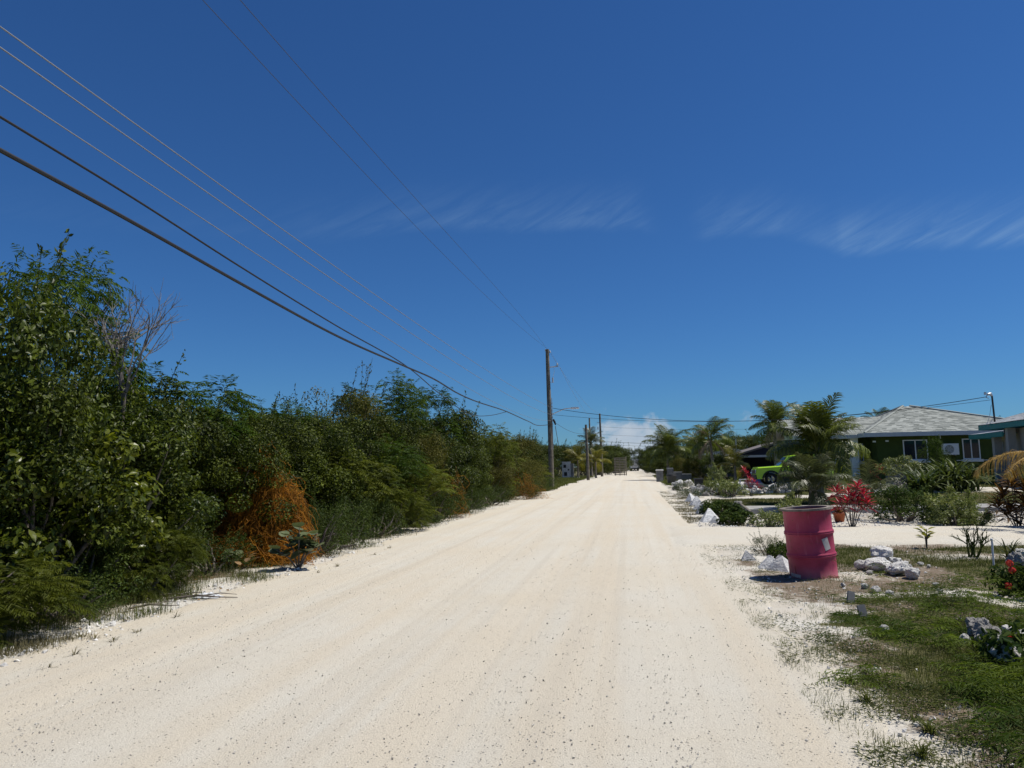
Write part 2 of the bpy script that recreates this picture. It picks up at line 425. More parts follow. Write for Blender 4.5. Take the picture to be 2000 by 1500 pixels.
def road_material(name='coral_road', tracks=True):
    m = bpy.data.materials.new(name); m.use_nodes = True
    t = NT(m.node_tree); b = t.n['Principled BSDF']; b.inputs['Roughness'].default_value = .95; b.inputs['Specular IOR Level'].default_value = .12
    oc = t.new('ShaderNodeTexCoord').outputs['Object']
    big = t.noise(oc, .55, 4, .55, .3); mid = t.noise(oc, 3.0, 5, .6)
    lane = t.noise(t.scl(oc, (1.9, .045, 1.0)), 1.0, 4, .6)                      # long tracks along the road
    c = t.mix(t.ramp(big, .36, .64), (.605, .555, .455, 1), (.615, .585, .505, 1))
    if tracks:
        c = t.mix(t.mapr(lane, .42, .62, 0, .5), c, (.60, .52, .395, 1))
        c = t.mix(t.mapr(t.noise(t.scl(oc, (2.6, .03, 1.0)), 1.7, 3), .52, .66, 0, .32), c, (.51, .46, .375, 1))
    c = t.mix(t.mapr(mid, .5, .8, 0, .3), c, (.55, .50, .42, 1))
    vo = t.new('ShaderNodeTexVoronoi'); vo.inputs['Scale'].default_value = 42; t.l.new(oc, vo.inputs['Vector'])
    vs = t.new('ShaderNodeSeparateColor'); t.l.new(vo.outputs['Color'], vs.inputs[0])
    pick = t.math('GREATER_THAN', t.math('ADD', vs.outputs[0], t.math('MULTIPLY', t.math('SUBTRACT', lane, .5), .5)), .80)
    dot = t.math('MULTIPLY', t.mapr(vo.outputs['Distance'], .10, .30, 1, 0), pick)
    fine = t.noise(oc, 85, 4, .7)
    c = t.mix(t.math('MULTIPLY', dot, .5), c, (.24, .20, .15, 1))  # pits and pebbles: their small shadows painted as dark dots
    c = t.mix(t.mapr(fine, .46, .72, 0, .62), c, (.40, .36, .29, 1))  # fine grain, with the shadows between grains darkened into the colour
    t.l.new(c, b.inputs['Base Color'])
    h = t.math('ADD', t.math('MULTIPLY', dot, .9), t.math('ADD', t.math('MULTIPLY', fine, 1.1), t.math('MULTIPLY', mid, .9)))
    bp = t.new('ShaderNodeBump'); bp.inputs['Strength'].default_value = .9; bp.inputs['Distance'].default_value = .012
    t.l.new(h, bp.inputs['Height']); t.l.new(bp.outputs[0], b.inputs['Normal'])
    return m


def spread(a, b, d0, grow, far):
    xs = list(np.arange(a, b, d0)); d = d0
    while xs[-1] < far: d *= grow; xs.append(xs[-1] + d)
    return xs


xs_r = spread(0, 10, .13, 1.13, 1500); xs_l = spread(0, 9, .13, 1.13, 1500)
XS = np.array([-x for x in xs_l[:0:-1]] + xs_r)
YS = np.array([-y for y in spread(0, 1, .5, 1.3, 200)[:0:-1]] + [0, .6, 1.2, 1.8] + spread(2.2, 26, .13, 1.03, 2500))
grid_mesh('ground', XS, YS, lambda x, y: gz(x, y) - .002, ground_material(), {'cover': cover, 'litter': litter}, kind='structure')

# the road: ragged edges that dip into the verge
ry = np.array(list(np.arange(-25, 2, .5)) + list(np.arange(2, 30, .12)) + spread(30, 60, .5, 1.02, 215))
rs = np.concatenate([[-.015, -.004], np.linspace(0, 1, 60), [1.004, 1.015]])
L, Rr = edge_l(ry), edge_r(ry)
RX = L[:, None] + (Rr - L)[:, None] * rs[None]
RY = np.broadcast_to(ry[:, None], RX.shape)
rut = sum(-.012 * np.exp(-((RX - c) / .22) ** 2) for c in (-3.6, -2.1, -1.0, .45)) + (fbm(RX, RY * .3, .9, 61) - .5) * .02 + (fbm(RX, RY, 6, 62, 2) - .5) * .006
RZ = .028 + rut
fo = np.array([.18, .22, .28, .36, .45, .56, .68, .8, .9]); RZ[:, 2:11] *= fo; RZ[:, -11:-2] *= fo[::-1]
RZ[:, [1, -2]] = .002; RZ[:, [0, -1]] = -.06
mb = MB(); ii = np.arange(RX.size).reshape(RX.shape)
mb.add(np.stack([RX, RY, RZ], -1).reshape(-1, 3), np.stack([ii[:-1, :-1], ii[:-1, 1:], ii[1:, 1:], ii[1:, :-1]], -1).reshape(-1, 4))
mb.build('road', road_material(), smooth=True, kind='structure')

# gravel driveway turning off to the right
dx = np.concatenate([np.arange(.7, 14, .15), np.arange(14, 30, .6)])
dn = 14.25 + (fbm(dx, dx * 0, 1.2, 71) - .5) * .35 - .5 * np.exp(-(dx - .9) / .5) * 1.2
df = 17.75 + (fbm(dx, dx * 0, 1.2, 72) - .5) * .35 + .5 * np.exp(-(dx - .9) / .5) * 1.2
ds = np.concatenate([[-.02], np.linspace(0, 1, 24), [1.02]])
DY = dn[:, None] + (df - dn)[:, None] * ds[None]; DX = np.broadcast_to(dx[:, None], DY.shape)
DZ = .034 + (fbm(DX, DY, 4, 73, 2) - .5) * .012
DZ[:, [0, -1]] = -.04; DZ[:, [1, -2]] = .004
DZ = DZ - .03 * np.exp(-((DX - .7) / .18) ** 2)
mb = MB(); ii = np.arange(DX.size).reshape(DX.shape)
mb.add(np.stack([DX, DY, DZ], -1).reshape(-1, 3), np.stack([ii[:-1, :-1], ii[1:, :-1], ii[1:, 1:], ii[:-1, 1:]], -1).reshape(-1, 4))
mb.build('driveway', road_material('coral_driveway', False), smooth=True, kind='structure')

# side road far off on the left and pale concrete drives
mb = MB(); mb.bx(-40, -4.2, 112, 117, -.05, .012); mb.build('side_road', road_material('coral_side_road', False), kind='structure')
mb = MB(); mb.bx(5.2, 15.5, 48.2, 54.2, -.05, .22); mb.build('concrete_drive', M['conc_l'], kind='structure')
mb = MB(); mb.bx(2.7, 4.6, 43.2, 46.2, -.05, .03); mb.build('concrete_apron', M['conc_l'], kind='structure')
mb = MB(); mb.bx(3.35, 13, 22.95, 24.9, -.05, .12); mb.build('concrete_walk', mat('grey_walk_concrete', (.27, .265, .25), .95, vary=.2, nscale=2, col2=(.36, .35, .33)), kind='structure')

# ------------------------------------------------------------------ foliage generators
def unit(v): return v / (np.linalg.norm(v, axis=-1, keepdims=True) + 1e-9)


def frames(axis, normal):
    y = unit(axis); x = unit(np.cross(y, normal)); z = np.cross(x, y)
    return np.stack([x, y, z], -1)


LEAF4 = (np.array([[0, 0, 0], [.5, .45, .06], [0, 1, -.05], [-.5, .45, .06]]), np.array([[0, 1, 2], [0, 2, 3]]))
LEAF6 = (np.array([[0, 0, 0], [.36, .25, .05], [.42, .6, .07], [0, 1, -.10], [-.42, .6, .07], [-.36, .25, .05], [0, .5, -.02]]),
         np.array([[0, 1, 6], [1, 2, 6], [2, 3, 6], [3, 4, 6], [4, 5, 6], [5, 0, 6]]))
ROUND = (np.array([[0, 0, 0], [.40, .12, .05], [.55, .5, .08], [.36, .88, .04], [0, 1, -.04], [-.36, .88, .04], [-.55, .5, .08], [-.40, .12, .05], [0, .5, -.03]]),
         np.array([[i, (i + 1) % 8, 8] for i in range(8)]))


def scatter_leaves(mb, rng, c, r, n, size, tmpl, flat=.8, aspect=.5, tint=(0, 1), up=.5, mat=0):
    """n leaves in the outer shell of the lobe (centre c, radii r)"""
    d = unit(rng.normal(size=(n, 3))); rad = .55 + .5 * rng.random(n) ** .6
    pos = np.asarray(c) + d * np.asarray(r) * rad[:, None]
    nrm = unit(d * .7 + np.array([0, 0, up]) + rng.normal(size=(n, 3)) * .45)
    ax = unit(np.cross(nrm, rng.normal(size=(n, 3))) + np.array([0, 0, -.35]))
    s = size * (.65 + .7 * rng.random(n))
    mb.inst(*tmpl, pos, frames(ax, nrm), np.stack([s * aspect * 2, s, s * 2 * aspect], -1), tint[0] + (tint[1] - tint[0]) * rng.random(n) ** 1.7, mat)


def dome(rng, n, R, H, zmin=.12, full=.8):
    """lobe centres on and inside a bush-shaped dome"""
    th = rng.random(n) * 2 * math.pi; k = rng.random(n) ** .8
    z = zmin * H + (1 - zmin) * H * k * .88
    prof = np.sqrt(np.clip(1 - (np.clip(z / H - .35, 0, 1) / .68) ** 2, .02, 1)) * (.80 + .2 * np.clip(z / H / .35, 0, 1))
    rr = R * prof * (full + (1 - full) * rng.random(n)) * rng.choice([1, 1, 1, .55], n)
    return np.stack([rr * np.cos(th), rr * np.sin(th), z], -1)


def limbs(rng, centers, R, H, k=9, r0=.05):
    mb = MB()
    for c in centers[rng.choice(len(centers), min(k, len(centers)), replace=False)]:
        s = rng.normal(size=3) * .06 * R; s[2] = -.05
        a = np.array([s[0] * 2, s[1] * 2, -.05]); m = a * .5 + np.array(c) * .5 + rng.normal(size=3) * .12 * R; m[2] = max(m[2], .2)
        t = np.linspace(0, 1, 7)[:, None]
        p = (1 - t) ** 2 * a + 2 * t * (1 - t) * m + t * t * np.array(c) + rng.normal(size=(7, 3)) * .02 * R
        mb.tube(p, np.linspace(r0 * (.6 + .6 * rng.random()), .008, 7), 5)
    return mb


def crown_leaf(seed, R, H, nl, per, size, tmpl, aspect=.5, lobe=.33, tint=(0, 1), zmin=.12, up=.5, sprig=0):
    rng = np.random.default_rng(seed); mb = MB()
    cs = dome(rng, nl, R, H, zmin)
    for c in cs:
        lr = R * lobe * (.7 + .6 * rng.random())
        t0 = rng.random() * .45
        scatter_leaves(mb, rng, c, (lr, lr, lr * .75), int(per * (lr / (R * lobe)) ** 2), size, tmpl, aspect=aspect, tint=(tint[0] + t0 * .3, tint[0] + (tint[1] - tint[0]) * (t0 + .5)), up=up)
    for i in range(sprig):                                     # thin shoots standing out of the outline
        c = cs[rng.integers(len(cs))]
        if c[2] < H * .45: continue
        d = unit(np.array([c[0], c[1], c[2] * .9 + .5]) + rng.normal(size=3) * .3); L = R * (.3 + .3 * rng.random())
        n = 26; t = rng.random(n); pos = c + d * (R * lobe * .7 + L * t[:, None]) + rng.normal(size=(n, 3)) * .02
        nr = unit(rng.normal(size=(n, 3)) + [0, 0, .6]); ax = unit(np.cross(nr, rng.normal(size=(n, 3))) + d * .8); s = size * (.6 + .6 * rng.random(n))
        mb.inst(*tmpl, pos, frames(ax, nr), np.stack([s * aspect * 2, s, s], -1), rng.random(n) * .9)
        mb.tube(np.array([c, c + d * (R * lobe * .7 + L)]), [.008, .003], 3, cap=False, tint=.2)
    return mb, limbs(rng, cs, R, H)


def spray(mb, rng, base, d, L, tint, npin=7, w=.014, droop=.55, mat=0):
    """one bipinnate frond: a drooping axis with pairs of narrow feathery pinnae"""
    d = unit(np.asarray(d, float)); side = unit(np.cross(d, [0, 0, 1.]) + 1e-6); t = np.linspace(.18, 1, npin)
    ax_p = np.asarray(base) + d * (t[:, None] * L) + np.array([0, 0, -1.]) * (droop * L * t[:, None] ** 2)
    tang = unit(d + np.array([0, 0, -2 * droop]) * t[:, None])
    pos = np.concatenate([ax_p, ax_p]); sd = np.concatenate([np.tile(side, (npin, 1)), np.tile(-side, (npin, 1))])
    ax = unit(sd + np.concatenate([tang, tang]) * .7 + np.array([0, 0, -.35]) + rng.normal(size=(2 * npin, 3)) * .12)
    nr = unit(np.array([0, 0, 1.]) + rng.normal(size=(2 * npin, 3)) * .35)
    pl = L * .42 * np.sin(np.concatenate([t, t]) * 2.6 + .35).clip(.35, 1)
    return pos, frames(ax, nr), np.stack([np.full(2 * npin, w * 2), pl, pl * .5], -1), np.full(2 * npin, tint)


def crown_feather(seed, R, H, nl, per, L=.34, w=.016, tint=(0, 1), zmin=.15, lobe=.36, top=False, npin=7):
    rng = np.random.default_rng(seed); mb = MB(); cs = dome(rng, nl, R, H, zmin)
    acc = [[], [], [], []]
    for c in cs:
        t0 = rng.random() * .5
        for i in range(per):
            d = rng.normal(size=3); d[2] = abs(d[2]) * .6 + .1; d = unit(d + unit(np.array([c[0], c[1], 0.01])) * .5)
            p = c + d * R * lobe * (.35 + .45 * rng.random())
            q = spray(mb, rng, p, d, L * (.7 + .6 * rng.random()), tint[0] + (tint[1] - tint[0]) * (t0 + .5 * rng.random()), npin, w, .3 + .4 * rng.random())
            for a, b in zip(acc, q): a.append(b)
    mb.inst(*LEAF4, *[np.concatenate(a) for a in acc])
    return mb, limbs(rng, cs, R, H, 8, .035)


TREE = {}


def species(key, gen, mats, **kw):
    c, l = gen(**kw)
    TREE[key] = (c.mesh('crown', mats), l.mesh('trunk', M['bark'], True), kw['R'], kw['H'])


for i in range(4):
    species(f'small{i}', crown_leaf, M['leaf_small'], seed=100 + i, R=1.4, H=3.0, nl=74, per=430, size=.052, tmpl=LEAF4, aspect=.30, lobe=.215, sprig=26)
for i in range(2):
    species(f'olive{i}', crown_leaf, M['leaf_olive'], seed=120 + i, R=1.4, H=3.0, nl=64, per=240, size=.058, tmpl=LEAF4, aspect=.27, lobe=.26, sprig=40, tint=(.15, 1))
for i in range(3):
    species(f'broad{i}', crown_leaf, M['leaf_broad'], seed=130 + i, R=1.5, H=3.4, nl=60, per=260, size=.078, tmpl=LEAF6, aspect=.25, lobe=.235, up=.7, sprig=18)
species('bright0', crown_leaf, M['leaf_sunlit'], seed=135, R=.9, H=1.7, nl=26, per=210, size=.085, tmpl=LEAF6, aspect=.27, lobe=.3, up=.7, zmin=.35)
for i in range(3):
    species(f'feather{i}', crown_feather, M['leaf_feather'], seed=140 + i, R=1.3, H=3.0, nl=52, per=26, w=.012)
for i in range(2):
    species(f'feathery{i}', crown_feather, M['leaf_feather_y'], seed=150 + i, R=1.0, H=2.0, nl=34, per=26, w=.012, L=.3)
for i in range(3):
    species(f'low{i}', crown_leaf, M['leaf_low'], seed=160 + i, R=.75, H=.95, nl=44, per=150, size=.042, tmpl=LEAF4, aspect=.17, lobe=.26, zmin=.05, sprig=24)
for i in range(2):
    species(f'lowf{i}', crown_feather, M['leaf_feather_y'], seed=170 + i, R=.8, H=.85, nl=40, per=26, L=.24, w=.0055, zmin=.08, npin=10)

GROUP = {'small': 'dark small-leaved shrubs of the roadside thicket', 'olive': 'olive shrubs of the roadside thicket', 'broad': 'broadleaf trees of the roadside thicket',
         'feather': 'feathery-leaved trees of the roadside thicket', 'feathery': 'yellow-green feathery shrubs of the thicket', 'low': 'low green shrubs along the left road edge', 'lowf': 'low feathery shrubs along the left road edge'}
LABEL = {'small': 'dark green small-leaved shrub packed into the roadside thicket', 'olive': 'olive twiggy shrub packed into the roadside thicket', 'broad': 'glossy broadleaf tree packed into the roadside thicket',
         'feather': 'green feathery-leaved tree packed into the roadside thicket', 'feathery': 'yellow-green feathery shrub packed into the roadside thicket', 'low': 'low green shrub at the foot of the thicket by the road',
         'lowf': 'low feathery yellow-green shrub at the foot of the thicket by the road'}
NAME = {'small': 'thicket_shrub', 'olive': 'olive_shrub', 'broad': 'broadleaf_tree', 'feather': 'feathery_tree', 'feathery': 'feathery_shrub', 'low': 'low_shrub', 'lowf': 'low_feathery_shrub'}


def plant(key, x, y, h, wid=None, label=None, name=None, group=None, cat=None, trunk=True):
    """one tree or shrub: crown and trunk under an Empty at its foot"""
    crown, tr, R, H = TREE[key]; kind = key.rstrip('0123456789')
    sz = h / H; sx = (wid / 2 / R) if wid else sz * rnd.uniform(.9, 1.15)
    z = float(gz(x, y)) - .03
    t = thing(name or NAME[kind], label or LABEL[kind], cat or ('shrub' if 'shrub' in (name or NAME[kind]) else 'tree'), (x, y, z), rnd.uniform(0, 6.28), group or (None if label else GROUP[kind]))
    for me, nm in ((crown, 'crown'), (tr, 'trunk')):
        put(nm, me, t, scl=(sx, sx, sz))
    return t


def at(u, v, X):
    """photo pixel of a crown top above the line x = X -> (y, height)"""
    d = ray(u, v); t = X / d.x
    return d.y * t, CAM_H + d.z * t


# skyline of the thicket, one by one
def sky_plant(key, u, v, X, wid, label=None, **kw):
    y, h = at(u, v, X)
    return plant(key, X, y, h, wid, label, **kw)


sky_plant('broad0', 5, 500, -7.2, 2.5, 'tall glossy broadleaf tree rising above everything else in the thicket', name='broadleaf_tree')
plant('bright0', -6.35, 7.35, 1.95, 2.0, 'bright yellow-green glossy-leaved bush catching the sun below the tall broadleaf tree', 'glossy_bush', None, 'shrub')
sky_plant('feather0', 120, 510, -8.3, 2.1, 'tall feathery tree between the tall broadleaf tree and the bare shrub')
sky_plant('feather1', 318, 715, -7.9, 2.6, 'feathery tree under the bare grey shrub in the thicket')
sky_plant('small0', 345, 775, -8.4, 2.6)
sky_plant('feather2', 430, 800, -8.6, 2.0)
sky_plant('small1', 490, 815, -8.6, 2.6)
sky_plant('feather0', 540, 792, -8.4, 2.4)
sky_plant('olive0', 650, 722, -8.3, 2.9, 'tall olive twiggy shrub forming the hump of the thicket skyline')
sky_plant('feather1', 735, 735, -8.3, 3.0)
sky_plant('feather2', 815, 758, -8.0, 3.0)
sky_plant('broad1', 880, 788, -6.9, 2.7, 'glossy broadleaf tree under the sagging black cable')
sky_plant('feathery0', 945, 835, -6.7, 2.6, 'yellow-green feathery shrub at the end of the dense thicket before the utility pole')
sky_plant('olive1', 1000, 842, -7.4, 3.4)
sky_plant('small2', 1040, 862, -7.6, 3.6)
sky_plant('olive0', 1010, 882, -6.3, 2.8)
# body of the thicket
body = [('small', -6.9, 7.2, 2.7, 2.5, 'dark small-leaved shrub in front of the tall broadleaf tree'), ('broad', -6.7, 8.6, 2.6, 2.4, 'glossy broadleaf tree leaning on the tall broadleaf tree at half its height'),
        ('small', -7.4, 10.2, 3.1, 2.8, 'dark small-leaved shrub between the tall broadleaf tree and the bare shrub'), ('small', -6.7, 11.6, 2.3, 2.2, 'lower dark shrub overhanging the gap left of the big orange vine'),
        ('small', -7.3, 13.4, 2.7, 2.8, 'dark small-leaved shrub directly behind the big orange vine'), ('small', -6.9, 15.2, 2.6, 2.6, 'dark small-leaved shrub just beyond the big orange vine'),
        ('feathery', -6.3, 15.9, 1.9, 2.0, 'yellow-green feathery shrub leaning out just beyond the big orange vine'), ('small', -7.2, 17.0, 3.0, 2.8, 'dark shrub behind the first yellow-green feathery shrub'),
        ('feather', -6.5, 18.5, 2.3, 2.2, 'green feathery tree between the two yellow-green feathery shrubs'), ('small', -7.2, 20.0, 3.1, 2.8, 'dark shrub in front of the tall olive hump of the thicket'),
        ('feathery', -6.1, 19.6, 1.7, 2.0, 'yellow-green feathery shrub below the tall olive hump of the thicket'), ('olive', -6.7, 21.6, 2.7, 2.4, 'olive twiggy shrub at the foot of the tall olive hump'),
        ('small', -7.3, 23.2, 3.2, 2.8, 'dark shrub between the olive hump and the broadleaf tree under the cable'), ('broad', -6.5, 24.6, 2.9, 2.6, 'glossy broadleaf tree touching the one under the sagging cable'),
        ('small', -6.5, 27.2, 2.5, 2.4, 'dark shrub right behind the broadleaf tree under the cable'), ('small', -7.2, 29.5, 3.0, 3.0, 'dark shrub behind the yellow-green feathery shrub at the thicket end'),
        ('olive', -6.6, 32.0, 2.3, 2.6, None), ('olive', -6.4, 35.0, 2.2, 2.8, None), ('small', -7.3, 37.0, 2.8, 3.2, None), ('olive', -6.5, 43.0, 2.0, 2.8, None), ('small', -7.6, 45.0, 2.7, 3.4, None), ('feathery', -6.8, 47.5, 1.8, 2.6, 'yellow-green feathery shrub at the foot of the lamp pole')]
body += [(k, x, y, h, wd, 'dark shrub of the back row, glimpsed over the front of the thicket') for k, x, y, h, wd in (('small', -10.0, 9.0, 3.3, 3.4), ('small', -10.2, 12.0, 3.4, 3.4), ('olive', -10.4, 15.5, 2.9, 3.2), ('small', -10.4, 19.0, 3.2, 3.6), ('small', -10.4, 23.0, 3.5, 3.6), ('small', -10.3, 27.0, 3.5, 3.6), ('olive', -10.0, 32.0, 3.7, 3.8), ('small', -10.2, 37.0, 3.5, 4.0), ('small', -10.4, 42.0, 3.3, 4.0), ('small', -10.6, 48.0, 3.4, 4.0))]
for i, (k, x, y, h, wd, lb) in enumerate(body):
    nvar = {'small': 4, 'olive': 2, 'broad': 3, 'feather': 3, 'feathery': 2}[k]
    plant(f'{k}{i % nvar}', x + rnd.uniform(-.15, .15), y, h, wd, lb, group='shrubs of the back row of the thicket' if lb and 'back row' in lb else None)
# skirt of low shrubs along the road edge
for i, (x, y, h, wd, k) in enumerate([(-5.95, 5.9, .75, 1.5, 'lowf'), (-5.75, 6.8, .5, 1.1, 'low'), (-6.1, 7.5, .9, 1.4, 'low'), (-5.95, 8.4, .85, 1.1, 'lowf'), (-6.2, 9.3, .8, 1.2, 'low'), (-6.2, 10.3, .6, 1.2, 'low'),
        (-5.55, 12.3, .85, 1.2, 'low'), (-5.65, 13.4, .95, 1.4, 'low'), (-5.75, 14.6, 1.0, 1.4, 'low'), (-5.6, 15.9, .8, 1.3, 'low'), (-5.65, 17.2, .9, 1.4, 'lowf'), (-5.6, 18.8, .75, 1.4, 'low'), (-5.7, 20.4, .9, 1.5, 'low'),
        (-5.7, 22.2, .95, 1.5, 'low'), (-5.6, 24.4, .7, 1.6, 'low'), (-5.7, 26.6, .85, 1.7, 'low'), (-5.7, 29.2, .8, 1.8, 'low'), (-5.8, 32.0, .8, 1.8, 'low'), (-5.8, 38.5, .9, 2.2, 'low'), (-5.9, 46.5, .9, 2.2, 'low')]):
    spot = [s_ for y_, s_ in ((7, 'below the bright glossy bush'), (9, 'in front of the tall broadleaf tree'), (11, 'in the gap left of the big orange vine'), (14, 'beside the grey round-leaved sea grape'), (19.5, 'below the yellow-green feathery shrubs'), (25, 'below the tall olive hump of the thicket'), (33, 'below the broadleaf tree under the sagging cable'), (99, 'near the foot of the lamp pole')) if y < y_][0]
    plant(f'{k}{i % (3 if k == "low" else 2)}', x, y, h, wd, ('low green shrub at the road edge ' if k == 'low' else 'low feathery shrub at the road edge ') + spot, group=GROUP[k])

# far trees closing the view: beyond the pole, at the road's end, behind the yards
i = 0
for lb, gr, trees in (('dark woodland tree on the left beyond the lamp pole', 'woodland left of the road beyond the lamp pole', [(-9.5, 55, 3.6, 4.5), (-11, 60, 4.0, 5), (-12, 66, 4.3, 5), (-10.5, 72, 4.4, 5), (-13, 80, 4.8, 6), (-14, 92, 5.2, 7), (-11.5, 99, 4.6, 6), (-16, 104, 5.6, 7), (-12.5, 124, 5.4, 7), (-8.5, 126, 4.6, 6), (-5.8, 129, 4.2, 5.5), (-15, 135, 6, 8), (-9, 145, 6.2, 8)]),
                      ('dark woodland tree closing the far end of the road', 'woodland closing the far end of the road', [(-4.2, 134, 4.0, 4.5), (-3.6, 150, 4.6, 5), (-3.0, 168, 5.0, 5), (-2.6, 186, 5.2, 5.4), (-6, 165, 6.4, 8), (-5, 200, 7.5, 9), (3.6, 192, 5.6, 5), (4.0, 172, 5.2, 5), (4.2, 152, 4.6, 5), (4.6, 134, 4.2, 5), (5.0, 118, 3.8, 4.6), (8, 180, 6.4, 8), (7.4, 160, 5.6, 7), (8, 142, 5.2, 7), (0.5, 222, 7.2, 9), (-8, 225, 8, 11), (9, 222, 8, 11), (18, 190, 8, 12)]),
                      ('dark woodland tree standing behind the yards on the right', 'woodland behind the yards on the right', [(5.4, 106, 3.8, 5), (6.8, 99, 4.2, 5.5), (9.5, 96, 4.6, 6), (12, 92, 4.8, 6), (15, 95, 5, 7), (19, 92, 5.4, 7), (23, 90, 5.4, 7), (28, 88, 5.5, 7), (34, 84, 5.0, 8), (40, 82, 5.0, 8), (14, 130, 5.5, 8), (21, 125, 5.8, 8)])):
    for x, y, h, wd in trees:
        plant(('small%d' % (i % 4)) if i % 3 else ('broad%d' % (i % 3)), x, y, h, wd, lb, name='woodland_tree', group=gr, cat='tree'); i += 1
for u, v, h, wd, k, lb in ((1345, 938, 2.3, 4.0, 'olive1', 'brownish bushy shrub between the gate wall and the withered palm'), (1375, 938, 2.7, 3.6, 'broad2', 'reddish-green sea grape bush behind the withered palm trunk'), (1412, 940, 2.4, 3.4, 'broad1', 'dense green bush right of the withered palm trunk'),
                           (1330, 932, 2.2, 4.4, 'small1', 'dark bush behind the gate wall'), (1292, 930, 2.6, 4.5, 'small3', 'dark bush at the foot of the bushy coconut palm'), (1470, 936, 2.0, 3.2, 'low1', 'light green hedge bush below the navy house')):
    g_ = G(u, v); plant(k, g_.x, g_.y, h, wd, lb, 'yard_bush', None, 'shrub')

# bare grey shrub sticking out of the thicket
def twigs(seed, H, n=9, lean=(0, 0), r0=.017):
    rng = np.random.default_rng(seed); mb = MB()
    def grow(p, d, L, r, lvl):
        n_ = 5; pts = [p]; dd = d
        for k in range(n_): dd = unit(dd + rng.normal(size=3) * .10 + np.array([0, 0, .05])); pts.append(pts[-1] + dd * L / n_)
        mb.tube(np.array(pts), np.linspace(r, r * .55, len(pts)), 4, cap=False)
        if lvl:
            for k in range(rng.integers(2, 5)):
                q = pts[rng.integers(2, len(pts))]
                grow(np.array(q), unit(dd + rng.normal(size=3) * .42 + np.array([0, 0, .12])), L * (.5 + .25 * rng.random()), r * .58, lvl - 1)
    for k in range(n):
        grow(np.array([rng.normal() * .05, rng.normal() * .05, 0]), unit(np.array([rng.normal() * .3 + lean[0], rng.normal() * .3 + lean[1], 1.])), H * .42, r0, 3)
    return mb


y, h = at(252, 545, -6.9)
t = thing('bare_shrub', 'bare grey leafless shrub fanning out against the sky above the thicket', 'shrub', (-6.9, y, h - 1.6))
twigs(5, 1.75, 10, (.0, 0), .018).build('branches', M['twig'], t)
mb = MB(); mb.tube([(0, 0, .1), (-.05, .02, -1.0), (-.02, 0, -(h - 1.55) - .1)], [.03, .035, .05], 6); mb.build('trunk', M['bark'], t, True)
g = G(400, 1062)
t = thing('dead_sapling', 'dead leaning sapling with pale forked twigs in the gap left of the orange vine', 'shrub', (g.x, g.y, 0))
twigs(8, .9, 2, (.35, 0)).build('branches', M['twig'], t)

# orange love vine draped over shrubs
def vine_mound(name, label, g, lumps, n, seed):
    """lumps: (dx, dy, width, height, share) humps of one tangle"""
    rng = np.random.default_rng(seed); t = thing(name, label, 'vine', (g.x, g.y, float(gz(g.x, g.y)) - .02), 0, 'orange vines over the thicket edge')
    mb = MB(); tt = np.linspace(0, 1, 13); lf = MB()
    for dx_, dy_, w_, h_, sh in lumps:
        ph = rng.random(4) * 6.28
        for i in range(int(n * sh)):
            a = rng.random() * 6.283; b = a + rng.normal() * .8; s0 = rng.random() ** 1.1 * .75; s1 = min(1.15, s0 + .2 + .7 * rng.random())
            s = s0 + (s1 - s0) * tt; an = a + (b - a) * tt
            lump = 1 + .30 * np.sin(an * 2 + ph[0]) + .20 * np.sin(an * 5 + s * 5 + ph[1]) + .1 * np.sin(an * 11 + ph[2])
            r = w_ / 2 * s ** .40 * lump * (1 + .12 * rng.normal()); z = h_ * (1 - s ** 1.35) * (.8 + .3 * rng.random()) * (1 + .18 * np.sin(an * 3 + ph[3]))
            p = np.stack([dx_ + r * np.cos(an), dy_ + r * np.sin(an), np.maximum(z, .005)], -1) + np.cumsum(rng.normal(size=(13, 3)) * .022, 0)
            p[:, 2] = np.maximum(p[:, 2], .005)
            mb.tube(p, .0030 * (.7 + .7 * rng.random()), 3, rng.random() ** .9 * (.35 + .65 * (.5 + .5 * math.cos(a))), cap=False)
        for c in dome(rng, 30, w_ * .34, h_ * .72, .08): scatter_leaves(lf, rng, c + np.array([dx_, dy_, 0]), (w_ * .14,) * 3, 60, .045, LEAF4, aspect=.2)
    mb.build('strands', M['vine'], t); lf.build('foliage', M['leaf_olive'], t)


vine_mound('love_vine', 'big orange love vine mound hanging over shrubs beside the grey round-leaved plant', G(504, 1096), [(-.05, .10, 1.1, 1.6, .38), (.34, -.12, .85, 1.15, .34), (-.32, -.05, .9, 1.1, .16), (.05, -.3, 1.3, .55, .12)], 3600, 3)
vine_mound('love_vine', 'thin sprawl of orange vine over low shrubs in front of the big orange mound', G(455, 1100), [(0, 0, 1.2, .55, .6), (-.5, .2, .8, .45, .4)], 420, 4)
vine_mound('love_vine', 'small orange vine mound at the far end of the thicket near the utility pole', G(1018, 975), [(0, 0, 1.4, 1.2, .6), (.6, -.4, 1.2, .6, .4)], 260, 5)
vine_mound('love_vine', 'rusty vine patch on the thicket edge beneath the glossy broadleaf tree', G(872, 1010), [(0, 0, 1.3, 1.4, .6), (-.5, .3, 1.2, .9, .4)], 170, 6)

# sea grape: big round grey-green leaves, each a part
LEAF_ME = {}
for nm, tm, m_ in (('grape', ROUND, 'leaf_grape'), ('yellow', LEAF6, 'leaf_yellow'), ('broad', LEAF6, 'leaf_broad')):
    for k in range(3):
        b_ = MB(); b_.add(tm[0], tm[1], .15 + .35 * k); LEAF_ME[nm, k] = b_.mesh('leaf', M[m_], True)


